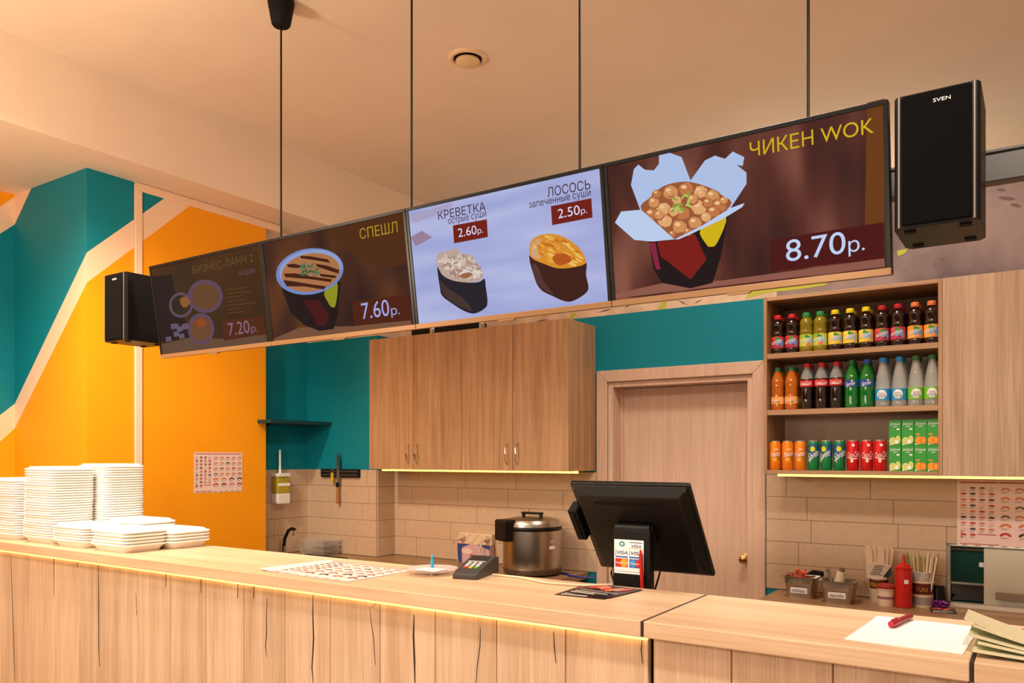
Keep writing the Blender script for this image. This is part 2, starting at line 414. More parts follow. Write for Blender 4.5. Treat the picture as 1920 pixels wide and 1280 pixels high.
g = G().box(XS, XC, YBL-.003, YBL, .931, 1.508).box(XC, -2.137, YB-.003, YB, .931, 1.508).box(-1.171, HX0, YB-.003, YB, .931, 1.508).box(HX0, .8, YB-.003, YB, HZ1+.09, 1.508).box(XC, XC+.003, YBL, YB, .931, 1.508)
g.box(XS, XS+.003, 3.40, YBL, .931, 1.508)
g.obj('tile_grout', M_GROUT, wall_back)
# ------------------------------------------------------------------ kitchen door
dd = D.objects.new('door_1', None); COL.objects.link(dd); struct(dd); dd.location = (DX0, YB, 0)
w = DX1 - DX0
def board(name, pts, y0, y1, m, bev=.004):
    return G().prism(pts, y0, y1, lambda a, b, h: (a, h, b)).obj(name, m, dd, bevel=bev)
tw = .066
board('door_casing', [(-tw, 0), (0, 0), (0, DZ1), (-tw, DZ1+tw)], -.018, 0, M_DOOR)
board('door_casing', [(w, 0), (w+tw, 0), (w+tw, DZ1+tw), (w, DZ1)], -.018, 0, M_DOOR)
board('door_casing', [(-tw, DZ1+tw), (0, DZ1), (w, DZ1), (w+tw, DZ1+tw)], -.018, 0, M_DOOR)
G().box(0, .03, 0, .2, 0, DZ1).box(w-.03, w, 0, .2, 0, DZ1).box(.03, w-.03, 0, .2, DZ1-.03, DZ1).box(.03, .045, .10, .2, 0, DZ1-.03).box(w-.045, w-.03, .10, .2, 0, DZ1-.03).obj('door_frame', M_DOOR, dd, bevel=.002)
leaf = G().box(.033, w-.033, .115, .155, .006, DZ1-.033).obj('door_leaf', M_DOOR, dd, bevel=.003)
kb = onY((1404, 1047), YB+.115); kx, kz = kb.x - DX0 - .012, kb.z
g = G().lathe([(.026, 0), (.026, .004), (.012, .008), (.011, .03), (.020, .036), (.026, .046), (.024, .058), (.012, .064), (0, .065)], 20)
g.xf(Matrix.Translation((kx, .115, kz)) @ Matrix.Rotation(math.pi/2, 4, 'X'))
g.obj('door_knob', M_BRASS, leaf, smooth=True)
# ------------------------------------------------------------------ ceiling vent
vp = onZ((877, 108), ZH)
v = thing('ceiling_vent', vp, 'round cream air valve set flush in the high ceiling', 'vent')
M_VENT = mat('cream_metal', (238, 206, 160), .4)
G().lathe([(.070, -.004), (.074, -.012), (.086, -.013), (.096, -.006), (.098, 0)], 36).obj('vent_ring', M_VENT, v, smooth=True)
G().lathe([(0, -.030), (.050, -.029), (.060, -.022), (.058, -.014), (0, -.012)], 32).obj('vent_disc', M_VENT, v, smooth=True)
G().lathe([(0, -.0055), (.069, -.005)], 32).obj('vent_throat', M_BLACKM, v)
# ================================================================== BAR COUNTER
ZC, TC = 1.224, .038
YF, YK = 1.680, 2.100
SX = [-5.03, -.7615, -.108, 1.6]
M_JOINT = mat('joint_profile', (44, 34, 28), .6); bar_tops = []
lbls = ['long oak bar top carrying the takeaway boxes and card terminal', 'oak bar top section under the white paper sheet', 'oak bar top section under the green leaflets']
for i in range(3):
    bar_tops.append(tag(G().box(-(SX[i+1]-SX[i]-.007)/2, (SX[i+1]-SX[i]-.007)/2, 0, YK-YF, 0, TC).obj('bar_worktop', M_OAKC, loc=((SX[i]+SX[i+1])/2, YF, ZC-TC), bevel=.0025), lbls[i], 'counter top'))
for i in (0, 1): G().box(-.003, .003, .001, YK-YF-.001, .001, TC-.0015).obj('joint_strip', M_JOINT, bar_tops[i], loc=((SX[i+1]-SX[i])/2, 0, 0))
YPL = 1.712
def plank_set(base, xs, y, z1):
    for a, b in zip(xs[:-1], xs[1:]):
        w = b - a - .0022
        G().box(-w/2, w/2, 0, .02, -z1/2, z1/2).obj('plank', M_OAKP, base, loc=((a+b)/2 - base.location.x, y - base.location.y, z1/2), bevel=.0015, seg=1)
seams = [onY((p, 1150), YPL).x for p in (259, 319, 386, 457, 533.7, 619, 712.6, 815.5, 931, 1060)]
step = (seams[-1] - seams[0]) / (len(seams)-1)
left = []; x = seams[0] - step
while x > -5.0: left.append(x); x -= step
xs1 = [-5.03] + left[::-1] + seams + [-.760]
bc = thing('bar_counter', (-2.9, YPL, 0), 'long plank-clad bar front lit by a yellow strip', 'counter')
plank_set(bc, xs1, YPL, ZC-TC-.002)
G().box(-2.13, 2.13, .02, .06, 0, ZC-TC-.001).box(-2.13, 2.13, .34, .37, 0, ZC-TC-.001).obj('carcass', M_BLACKM, bc)
bc2 = thing('bar_counter', (-.43, YPL, 0), 'short plank-clad bar front beyond the dark gap, without light strip', 'counter')
plank_set(bc2, [-.748] + [onY((p, 1240), YPL).x for p in (1371.5, 1561.5)] + [-.116], YPL, ZC-TC-.002)
G().box(-.318, .312, .02, .06, 0, ZC-TC-.001).obj('carcass', M_BLACKM, bc2)
bc3 = thing('bar_counter', (.75, YPL, 0), 'plank-clad bar front under the green leaflets', 'counter')
plank_set(bc3, [-.100, .15, .4, .65, .9, 1.15, 1.4, 1.6], YPL, ZC-TC-.002)
G().box(-.85, .85, .02, .06, 0, ZC-TC-.001).obj('carcass', M_BLACKM, bc3)
# cracks in the oak
za, zb, zc_ = Zm(460, 1030, 3.84), Zm(0, 800, 2.667), Zm(900, 860, 3.368)
M_CRACK = mat('oak_crack', (58, 40, 28), .9)
def crack(base, pts, w0, w1):
    P = [onY(p, YPL) for p in pts]; n = len(P); L, R = [], []
    for i, p in enumerate(P):
        f = math.sin(math.pi * (i+.35) / (n-.3)); ww = w0 + (w1-w0) * max(0, f)
        L.append((p.x-ww/2, p.z)); R.append((p.x+ww/2, p.z))
    poly = L + R[::-1]
    G().prism([(a-base.location.x, b) for a, b in poly], -.0006, .003, lambda a, b, h: (a, h, b)).obj('crack', M_CRACK, base)
for fn, pts, w in ((za, [(158, 345), (152, 480), (153, 600), (145, 700), (155, 775)], .004), (za, [(487, 325), (486, 470), (492, 640), (480, 850), (492, 1000)], .006),
                   (za, [(895, 410), (905, 520), (925, 640), (930, 750), (937, 830)], .0025), (za, [(1215, 470), (1211, 620), (1218, 800), (1222, 1000)], .007),
                   (za, [(1692, 560), (1690, 690), (1668, 850), (1660, 1000)], .0025), (zb, [(492, 680), (494, 850), (494, 1100), (498, 1200)], .006),
                   (zb, [(55, 640), (62, 880), (70, 1100), (75, 1270)], .005), (zb, [(268, 650), (270, 850)], .0025), (zb, [(388, 662), (389, 705)], .004), (zb, [(830, 735), (829, 800)], .004),
                   (zb, [(1005, 752), (1006, 830)], .004), (zb, [(1190, 776), (1189, 855)], .004), (zb, [(1270, 792), (1268, 860)], .003), (zb, [(680, 830), (684, 940)], .003),
                   (zc_, [(465, 1090), (470, 1190), (480, 1290)], .003), (zc_, [(1024, 1140), (1018, 1200), (1026, 1290)], .003), (za, [(905, 420), (960, 372)], .002), (za, [(62, 262), (60, 350)], .004)):
    crack(bc, [fn(*q) for q in pts], .0006, w)
led = tag(G().box(-2.13, 2.14, 0, .010, -.0095, 0).obj('led_strip', M_LEDC, loc=(-2.9, YPL-.0105, ZC-TC-.0005)), 'yellow light strip under the front edge of the bar top', 'light strip')
# ================================================================== BACK COUNTER, CABINETS, SHELF
ZW = .93
def base_unit(x0, x1, y0, y1, label, nd):
    t = thing('base_cabinet', ((x0+x1)/2, y0, 0), label, 'cabinet')
    h = ZW - .038; w = x1 - x0
    G().box(-w/2, w/2, .02, y1-y0, .1, h).box(-w/2, w/2, .07, y1-y0, 0, .1).obj('body', M_CAB, t)
    for k in range(nd):
        a = -w/2 + k*w/nd
        d = G().box(a+.002, a+w/nd-.002, 0, .018, .104, h-.003).obj('door', M_CAB, t, bevel=.001)
        G().tube([(a+w/nd-.04, -.0, h-.06), (a+w/nd-.04, -.025, h-.09), (a+w/nd-.04, -.025, h-.13), (a+w/nd-.04, 0, h-.16)], .004).obj('handle', M_CHROME, d, smooth=True)
base_unit(XS+.009, -2.19, 3.44+.1, YBL-.004, 'oak base cabinets under the sink and rice cooker', 5)
base_unit(-1.11, .9, 3.52, YB-.004, 'oak base cabinets under the serving hatch', 4)
tag(G().prism([(XS+.009, 3.50), (-2.19, 3.50), (-2.19, YB-.009), (XC+.009, YB-.009), (XC+.009, YBL-.009), (XS+.009, YBL-.009)], ZW-.038, ZW).move((3.3, -3.5, 0)).obj('worktop', M_WT, loc=(-3.3, 3.5, 0), bevel=.002), 'brown oak worktop running under the rice cooker', 'worktop')
tag(G().box(-1.0, 1.0, 0, YB-.009-3.5, ZW-.038, ZW).obj('worktop', M_WT, loc=(-.11, 3.5, 0), bevel=.002), 'brown oak worktop holding steel tins and the red sauce bottle', 'worktop')
# wall cabinets
YCF = 3.78
cx = [onY((p, 700), YCF).x for p in (692, 775, 865, 960, 1066)]
cz0, cz1 = 1.517, 2.35
def bow_handle(parent, x, z0, z1, y):
    P = [(x, y, z1), (x, y-.012, z1-.008), (x, y-.024, z1-.03), (x, y-.028, (z0+z1)/2), (x, y-.024, z0+.03), (x, y-.012, z0+.008), (x, y, z0)]
    return G().tube(P, .004, 8, taper=[.003, .004, .0035, .006, .0035, .004, .003]).obj('handle', M_CHROME, parent, smooth=True)
for u, (a, b, lab) in enumerate(((cx[0], cx[2], 'two-door oak wall cabinet beside the teal sink wall'), (cx[2], cx[4], 'two-door oak wall cabinet above the rice cooker'))):
    t = thing('wall_cabinet', ((a+b)/2, YCF, cz0), lab, 'cabinet', None)
    w = b - a
    G().box(-w/2+.0005, w/2-.0005, .019, YB-YCF-.003, .0, cz1-cz0-.002).obj('body', M_CAB, t, bevel=.001)
    for k in (0, 1):
        xa = -w/2 + k*w/2
        d = G().box(xa+.0015, xa+w/2-.0015, 0, .018, 0, cz1-cz0).obj('door', M_CAB, t, bevel=.0012)
        bow_handle(d, (w/2*.0 - .035 if k == 0 else .035), .035, .16, 0)
tag(G().box(-.72, .73, 0, .012, -.012, 0).obj('led_strip', M_LED, loc=((cx[0]+cx[4])/2+.02, 3.86, cz0)), 'yellow light strip under the four oak cabinet doors', 'light strip')
# objects on top of the cabinets
tag(G().box(-.22, .22, 0, .2, 0, .07).box(-.2, .2, .01, .19, .07, .078).obj('equipment_box', M_BLACKM, loc=(-3.08, 3.82, cz1), bevel=.004), 'flat black box lying on top of the oak wall cabinets', 'box')
for px, lab in ((821, 'small steel canister on the wall cabinet, beside the black box'), (913, 'small steel canister on the wall cabinet near the cream wallpaper')):
    p = onY((px, 610), 3.86)
    c = thing('steel_canister', (p.x, 3.81, cz1), lab, 'canister')
    G().lathe([(.018, 0), (.020, .003), (.020, .05), (.018, .053)], 16).obj('body', M_STEEL, c, smooth=True)
    G().lathe([(.0205, .053), (.0205, .066), (.012, .07), (0, .071)], 16).obj('lid', M_CHROME, c, smooth=True)
# drinks shelf
sx0, sx1 = onY((1431.5, 700), YCF).x, onY((1767, 700), YCF).x
SZ = [1.517, 1.792, 2.055, 2.345]
sh = thing('drinks_shelf', ((sx0+sx1)/2, YCF, SZ[0]), 'open oak wall shelf filled with bottles, cans and juice cartons', 'shelf')
hw = (sx1-sx0)/2; dp_ = YB - YCF - .003; hh = SZ[3] - SZ[0]
G().box(-hw, -hw+.016, 0, dp_, 0, hh).obj('side_panel', M_CAB, sh, bevel=.001)
G().box(hw-.016, hw, 0, dp_, 0, hh).obj('side_panel', M_CAB, sh, bevel=.001)
G().box(-hw+.0162, hw-.0162, 0, dp_, hh-.018, hh).obj('top_panel', M_CABX, sh, bevel=.001)
G().box(-hw+.0162, hw-.0162, 0, dp_, 0, .018).obj('bottom_panel', M_CABX, sh, bevel=.001)
for i in (1, 2):
    G().box(-hw+.0162, hw-.0162, .002, dp_-.004, SZ[i]-SZ[0], SZ[i]-SZ[0]+.024).obj('shelf_board', M_CABX, sh, bevel=.001)
G().box(-hw+.0162, hw-.0162, dp_-.004, dp_, .018, hh-.018).obj('back_panel', mat('pale_board', (216, 190, 166), .7), sh)
G().box(-hw+.017, -hw+.03, dp_-.03, dp_-.006, hh-.075, hh-.03).lathe([(.004, 0), (.004, .004)], 8, (-hw+.024, dp_-.03, hh-.05)).obj('hanger_bracket', M_STEEL, sh, bevel=.001)
rc = thing('wall_cabinet', ((sx1+.5)/2, YCF, SZ[0]), 'pale oak wall cabinet with a broad plain door beside the drinks shelf', 'cabinet')
w = .5 - sx1
G().box(-w/2+.001, w/2, .019, dp_, 0, hh-.002).obj('body', M_CAB, rc, bevel=.001)
M_CABL = wood('sonoma_oak_pale', (200, 168, 138), (164, 130, 102), 'z', 1.0, .5, .03)
d = G().box(-w/2+.001, w/2-.42+.3, 0, .018, 0, hh).obj('door', M_CABL, rc, bevel=.0012)
d2 = G().box(w/2-.42+.303, w/2, 0, .018, 0, hh).obj('door', M_CABL, rc, bevel=.0012)
bow_handle(d, w/2-.42+.265, .035, .16, 0); bow_handle(d2, w/2-.42+.34, .035, .16, 0)
tag(G().box(-.79, .79, 0, .012, -.012, 0).obj('led_strip', M_LED, loc=(-.26, 3.86, SZ[0])), 'yellow light strip under the drinks shelf', 'light strip')
# ================================================================== BOTTLES, CANS, CARTONS
def cyl_text(g, body, r, zc, h, ang_w, mi=0, bold=.01, shear=0, rise=0.0, a0=-math.pi/2):
    """lettering wrapped round a bottle, centred on the side facing the guests"""
    fn = lambda a, b: ((r)*math.cos(a0+(a-.5)*ang_w), (r)*math.sin(a0+(a-.5)*ang_w), zc - h/2 + b*h + (a-.5)*rise)
    g_text(g, body, fn, mi, bold, shear)
def cyl_patch(g, r, a_c, a_w, zc, h, mi, n=10):
    """elliptic printed patch wrapped on a cylinder"""
    vs = []; n = 8
    for k in range(n+1):
        t = -1 + 2*k/n; aa = a_c - math.pi/2 + a_w/2*t; q = h/2*math.sqrt(max(0, 1-t*t)); vs += [(r*math.cos(aa), r*math.sin(aa), zc-q), (r*math.cos(aa), r*math.sin(aa), zc+q)]
    g.add(vs, [(2*k, 2*k+2, 2*k+3, 2*k+1) for k in range(n)], mi)
def liquid(name, rgb, trans=.0, rough=.08): return mat(name, rgb, rough, 0, .6, trans=trans, coat=.3)
M_TEA = liquid('dark_tea', (34, 16, 10)); M_GTEA = liquid('green_tea', (150, 132, 24), .35)
M_COLA = liquid('cola', (22, 8, 6)); M_ORNGE = liquid('orange_soda', (186, 96, 18), .1); M_GREENB = liquid('green_bottle', (14, 128, 44), .35)
M_CLEAR = mat('clear_bottle', (226, 226, 220), .05, 0, 1.0, alpha=.30)
def capm(rgb): return mat('cap_%d_%d_%d' % rgb, rgb, .45)
M_NAVY = mat('navy_print', (24, 30, 90), .5); M_LEAF = mat('leaf_print', (50, 140, 40), .5); M_WPR = mat('white_print', (246, 242, 240), .5)
BOT = {}
def bottle(key, prof, liq, cap, zcap, rcap, lab, printer, hcap=.016, rn=None):
    """first use builds the bottle, later uses copy it"""
    t = D.objects.new('drink_bottle', None); COL.objects.link(t); t.empty_display_size = .03
    G().lathe(prof, 20).obj('bottle_body', liq, t, smooth=True)
    cg = G().lathe([(rcap, zcap), (rcap+.0006, zcap+.002), (rcap, zcap+hcap-.003), (rcap-.003, zcap+hcap), (0, zcap+hcap)], 18)
    c = cg.obj('cap', cap, t, smooth=True)
    G().lathe([(rcap+.0008, zcap-.004), (rcap+.0008, zcap-.001)], 18).obj('cap_ring', cap, c, smooth=True)
    r, z0, z1, m = lab
    l = G().add(*(lambda gg: (gg.v, gg.f))(G().lathe([(r, z0), (r, z1)], 24))).obj('label_sleeve', m, t, smooth=True)
    pg = G(); mats = printer(pg, r+.0004, z0, z1)
    pg.obj('label_print', mats, l, recalc=False)
    BOT[key] = [t, False]
def place(key, x, y, z, label, group):
    t, used = BOT[key]
    if not used: BOT[key][1] = True; t.location = (x, y, z); o = t
    else: o = dup(t, (x, y, z))
    o.rotation_euler = (0, 0, math.atan2(-x, y) * .35 + random.uniform(-.25, .25)); o.scale = (.945, .945, 1)
    tag(o, label, 'bottle', group); return o
R = .0325
tea_prof = [(.026, 0), (.031, .003), (R, .010), (R, .026), (.0315, .028), (.0315, .082), (R, .085), (R, .100), (.030, .108), (.0322, .114), (.030, .122), (.0322, .128), (.0315, .140), (.027, .152), (.018, .162), (.0155, .166), (.0155, .172)]
def tea_print(top, side, fruit):
    ms = [M_WPR, M_NAVY, M_LEAF, mat('label_side_%s' % fruit[0], side, .5), mat('fruit_%s' % fruit[0], fruit[1], .5), mat('label_top_%s' % fruit[0], top, .5)]
    def f(g, r, z0, z1):
        h = z1-z0
        cyl_patch(g, r, .55, 1.3, z0+h*.42, h*.8, 3); cyl_patch(g, r, -.35, 1.6, z1-h*.16, h*.3, 5)
        cyl_patch(g, r+.0002, .1, .5, z1-h*.18, h*.30, 2, 6); cyl_patch(g, r+.0002, .45, .35, z1-h*.26, h*.24, 2, 5)
        cyl_text(g, 'NESTEA', r+.0005, z0+h*.50, h*.30, 1.75, 1, .05, .25, h*.26); cyl_text(g, 'NESTEA', r+.0008, z0+h*.51, h*.27, 1.7, 0, .01, .25, h*.26)
        cyl_patch(g, r+.0003, .5, .55, z0+h*.18, h*.28, 4); cyl_patch(g, r+.0003, .15, .35, z0+h*.14, h*.18, 4)
        return ms
    return f
for key, liq, cap, base, top, side, fruit in (('berry', M_TEA, (200, 34, 40), (196, 40, 50), (210, 50, 60), (90, 140, 200), ('berry', (170, 30, 60))),
                                            ('green', M_GTEA, (36, 140, 70), (200, 206, 70), (150, 190, 50), (150, 200, 190), ('citrus', (226, 110, 40))),
                                            ('lemon', M_TEA, (232, 206, 30), (240, 206, 60), (246, 220, 90), (150, 180, 200), ('lemon', (240, 190, 30))),
                                            ('rasp', M_TEA, (176, 26, 44), (190, 50, 80), (210, 80, 70), (120, 150, 200), ('rasp', (160, 20, 50))),
                                            ('peach', M_TEA, (232, 120, 70), (240, 170, 70), (244, 150, 50), (110, 160, 210), ('peach', (240, 150, 50)))):
    bottle(key, tea_prof, liq, capm(cap), .169, .0185, (.0322, .028, .082, mat('label_'+key, base, .45)), tea_print(top, side, fruit))
desc = dict(berry='dark iced tea bottle with red cap and blue-red label', green='yellow-green iced tea bottle with green cap', lemon='dark iced tea bottle with yellow cap and yellow label', rasp='dark iced tea bottle with crimson cap and pink-red label', peach='dark iced tea bottle with orange cap and label')
YB1, YB2 = 3.835, 3.912
px_top = [1458.4, 1484.7, 1511.9, 1538, 1566, 1594, 1624, 1654, 1684, 1716, 1747]
keys = ['berry']*2 + ['green']*2 + ['lemon']*3 + ['rasp']*2 + ['peach']*2
back = ['berry', 'berry', 'green', 'green', 'green', 'lemon', 'lemon', 'rasp', 'rasp', 'peach', 'peach']
zt_ = SZ[2] + .024
def runs(ks, short, end0, end1):
    """what each one stands beside, told by its neighbours of another kind"""
    out = []
    for i, k in enumerate(ks):
        a = i
        while a > 0 and ks[a-1] == k: a -= 1
        b = i
        while b < len(ks)-1 and ks[b+1] == k: b += 1
        if a == b: out.append('')
        elif i == a: out.append('beside ' + (short[ks[a-1]] if a > 0 else end0))
        elif i == b: out.append('beside ' + (short[ks[b+1]] if b < len(ks)-1 else end1))
        else: out.append('middle one of the front three')
    return out
sht = dict(berry='the blue-red labels', green='the green caps', lemon='the yellow caps', rasp='the crimson caps', peach='the orange caps')
E0, E1 = 'the door-side panel', 'the cabinet-side panel'
for p, k, r_ in zip(px_top, keys, runs(keys, sht, E0, E1)):
    place(k, onY((p, 640), YB1).x, YB1, zt_, desc[k] + ', ' + r_, desc[k] + ', front row')
for p, k, r_ in zip(px_top, back, runs(back, sht, E0, E1)):
    place(k, onY((p, 640), YB1).x + random.uniform(-.003, .003), YB2, zt_, 'second-row ' + desc[k].split(' with')[0] + ' with ' + desc[k].split('with ')[1].split(' and')[0] + ', ' + r_.replace('front ', ''), desc[k] + ', second row')
# middle shelf
coke_prof = [(.024, 0), (.030, .003), (R, .012), (R, .05), (.0305, .09), (.0312, .100), (.0318, .104), (.0318, .132), (.0305, .14), (.027, .155), (.020, .175), (.0145, .188), (.013, .193), (.013, .2)]
soda_prof = [(.024, 0), (.030, .003), (.0325, .014), (.0315, .03), (.0315, .062), (.0325, .066), (.030, .078), (.032, .090), (.0300, .102), (.032, .118), (.031, .135), (.026, .155), (.018, .175), (.0135, .187), (.013, .2)]
sprite_prof = [(.024, 0), (.030, .003), (.0325, .012), (.031, .022), (.0325, .032), (.031, .042), (.0325, .052), (.031, .062), (.032, .085), (.032, .125), (.0305, .14), (.027, .155), (.020, .178), (.0145, .192), (.013, .197), (.013, .204)]
aqua_prof = [(.028, 0), (.032, .003), (.033, .014), (.032, .028), (.032, .080), (.0325, .086), (.0295, .100), (.0305, .108), (.027, .122), (.028, .13), (.023, .150), (.018, .175), (.0145, .195), (.0135, .2), (.0135, .206)]
def pr_fanta(g, r, z0, z1):
    h = z1-z0; cyl_patch(g, r, .1, 1.5, z0+h*.5, h*.8, 2); cyl_text(g, 'Fanta', r+.0005, z0+h*.5, h*.5, 1.3, 1, .06, .2, h*.15); cyl_text(g, 'Fanta', r+.0008, z0+h*.52, h*.42, 1.25, 0, .0, .2, h*.15); cyl_patch(g, r+.0006, .55, .3, z0+h*.25, h*.25, 3)
    return [M_WPR, M_NAVY, mat('fanta_orange', (250, 150, 60), .5), M_LEAF]
def pr_coke(g, r, z0, z1):
    h = z1-z0; cyl_text(g, 'Coca-Cola', r+.0003, z0+h*.6, h*.48, 1.9, 0, .0, .4, 0)
    n = 10; vs = []
    for k in range(n+1):
        t = k/n; a = -math.pi/2 + (t-.5)*2.0; zz_ = z0 + h*(.12 + .22*t + .06*math.sin(t*6)); vs += [((r+.0003)*math.cos(a), (r+.0003)*math.sin(a), zz_), ((r+.0003)*math.cos(a), (r+.0003)*math.sin(a), zz_+h*.10*math.sin(math.pi*t))]
    g.add(vs, [(2*k, 2*k+2, 2*k+3, 2*k+1) for k in range(n)], 0); return [M_WPR]
def pr_sprite(g, r, z0, z1):
    h = z1-z0; cyl_patch(g, r, .0, 1.7, z0+h*.5, h*.9, 1); cyl_text(g, 'Sprite', r+.0005, z0+h*.45, h*.55, 1.3, 0, .01, .2, h*.25); cyl_patch(g, r+.0005, .25, .3, z0+h*.85, h*.25, 2)
    return [M_WPR, mat('sprite_blue', (30, 60, 150), .5), mat('lemon_print', (220, 210, 40), .5)]
def pr_aqua(g, r, z0, z1):
    h = z1-z0; cyl_patch(g, r, 0, 1.35, z0+h*.5, h*.8, 0, 16); cyl_text(g, 'bon-', r+.0004, z0+h*.62, h*.22, .8, 1, .03); cyl_text(g, 'aqua', r+.0004, z0+h*.36, h*.26, .95, 1, .03)
    return [M_WPR, M_NAVY]
bottle('orange_soda', soda_prof, M_ORNGE, capm((44, 130, 80)), .186, .0145, (.0318, .03, .062, mat('label_orange', (250, 176, 100), .45)), pr_fanta)
bottle('cola', coke_prof, M_COLA, capm((206, 40, 40)), .197, .0145, (.0322, .104, .134, mat('label_red', (200, 20, 34), .4)), pr_coke)
G().lathe([(.0308, .141), (.0273, .156), (.0203, .176), (.0148, .189), (.0134, .197)], 20).obj('clear_shoulder', M_CLEAR, BOT['cola'][0], smooth=True)
bottle('lime_g', sprite_prof, M_GREENB, capm((40, 110, 60)), .2, .0145, (.0324, .094, .126, mat('label_blue_green', (20, 90, 130), .45)), pr_sprite)
bottle('lime_b', sprite_prof, M_GREENB, capm((40, 90, 200)), .2, .0145, (.0324, .094, .126, mat('label_blue_green', (20, 90, 130), .45)), pr_sprite)
bottle('water_b', aqua_prof, M_CLEAR, capm((40, 150, 220)), .202, .016, (.0325, .030, .079, mat('label_sky', (40, 150, 205), .45)), pr_aqua)
bottle('water_g', aqua_prof, M_CLEAR, capm((60, 120, 70)), .202, .016, (.0325, .030, .079, mat('label_lime', (120, 190, 60), .45)), pr_aqua)
px_mid = [1458, 1484, 1513, 1540, 1568, 1597, 1625, 1655, 1686, 1717, 1747.5]
kmid = ['orange_soda']*2 + ['cola']*3 + ['lime_g', 'lime_b'] + ['water_b']*2 + ['water_g']*2
kback = ['orange_soda']*2 + ['cola']*3 + ['lime_g', 'lime_g'] + ['water_b']*2 + ['water_g']*2
dm = dict(orange_soda='orange soda bottle with green cap', cola='cola bottle with red cap and red label band', lime_g='green lemon-lime bottle with green cap', lime_b='green lemon-lime bottle with blue cap', water_b='clear water bottle with sky-blue cap and label', water_g='clear water bottle with green cap and lime label')
shm = dict(orange_soda='the orange sodas', cola='the cola bottles', lime_g='the green bottles', lime_b='the blue-capped green bottle', water_b='the sky-blue labels', water_g='the lime labels')
for p, k, r_ in zip(px_mid, kmid, runs(kmid, shm, E0, E1)): place(k, onY((p, 740), YB1).x, YB1, SZ[1]+.024, dm[k] + (', ' + r_ if r_ else ', front row'), dm[k] + ', front row')
for p, k, r_ in zip(px_mid, kback, runs(kback, shm, E0, E1)): place(k, onY((p, 740), YB1).x + random.uniform(-.003, .003), YB2, SZ[1]+.024, 'second-row ' + dm[k].split(' and')[0] + ', ' + r_.replace('front ', ''), dm[k] + ', second row')
# cans
can_prof = [(.021, 0), (.0235, .003), (.0262, .012), (.0262, .122), (.0235, .130), (.0225, .133)]
def can(col, name, printer):
    t = D.objects.new('drink_can', None); COL.objects.link(t); t.empty_display_size = .03
    b = G().lathe(can_prof, 20).obj('can_body', col, t, smooth=True)
    l = G().lathe([(.0236, .1325), (.0236, .1365), (.021, .1365), (.020, .134), (0, .134)], 20).obj('can_lid', M_CHROME, t, smooth=True)
    G().lathe([(.006, .1342), (.006, .1355), (0, .1356)], 8, (.004, 0, 0)).obj('ring_pull', M_CHROME, l)
    pg = G(); ms = printer(pg, .0265); pg.obj('can_print', ms, b, recalc=False)
    return t
def pc_fanta(g, r):
    cyl_text(g, 'Fanta', r+.0003, .075, .026, 1.7, 1, .06, .2, .010); cyl_text(g, 'Fanta', r+.0006, .0755, .022, 1.65, 0, 0, .2, .010)
    cyl_patch(g, r, -.2, .8, .05, .018, 2); cyl_patch(g, r+.0002, .55, .3, .055, .014, 3); cyl_patch(g, r, .1, .9, .097, .004, 0); return [M_WPR, M_NAVY, mat('orange_light', (250, 170, 60), .5), M_LEAF]
def pc_sprite(g, r):
    vs = []; n = 14
    for k in range(n+1):
        a = 2*math.pi*k/n; z = .075 + .02*math.sin(a*1.0); vs += [(r*math.cos(a), r*math.sin(a), z), (r*math.cos(a), r*math.sin(a), .122)]
    g.add(vs, [(2*k, 2*k+2, 2*k+3, 2*k+1) for k in range(n)], 1)
    cyl_patch(g, r+.0003, -.15, .85, .098, .024, 2, 12); cyl_text(g, 'Sprite', r+.0007, .073, .034, 1.9, 0, .01, .2, .03); 
    for q in range(6):
        a = -.7+q*.24; cyl_patch(g, r+.0004, a, .24, .048+.006*q, .003, 0, 6)
    return [M_WPR, mat('can_blue', (26, 46, 140), .35), mat('lemon_print', (220, 210, 40), .5)]
def pc_cola(g, r):
    cyl_text(g, 'Coca-Cola', r+.0003, .072, .026, 2.0, 0, .012, .4, .008); cyl_patch(g, r+.0002, .0, .5, .122-.008, .012, 0, 8)
    cyl_patch(g, r, .1, 1.5, .054, .004, 0); cyl_patch(g, r, -.2, .5, .045, .016, 1); return [M_WPR, mat('cream_print', (240, 214, 180), .5)]
px_can = [1453.4, 1477, 1501, 1525, 1549.4, 1573.8, 1599, 1625, 1650]
cans = {'o': can(mat('can_orange', (236, 130, 16), .35, .3), 'o', pc_fanta), 'g': can(mat('can_green', (20, 130, 70), .35, .3), 'g', pc_sprite), 'r': can(mat('can_red', (206, 24, 26), .35, .3), 'r', pc_cola)}
cd = dict(o=('orange soda can', 'orange cans'), g=('blue and green lemon-lime can', 'green cans'), r=('red cola can', 'red cans'))
cr = runs('ooogggrrr', dict(o='the orange cans', g='the blue-green cans', r='the red cans'), E0, 'the juice cartons')
seen = set()
for i, (p, k) in enumerate(zip(px_can, 'ooogggrrr')):
    loc = (onY((p, 860), 3.815).x, 3.815, SZ[0]+.018); rz = random.uniform(-.3, .3) + .15
    if k in seen: o = dup(cans[k], loc, rotz=rz)
    else: seen.add(k); o = cans[k]; o.location = loc; o.rotation_euler = (0, 0, rz)
    tag(o, cd[k][0] + ' on the bottom shelf, ' + cr[i].replace('front ', ''), 'can', cd[k][1])
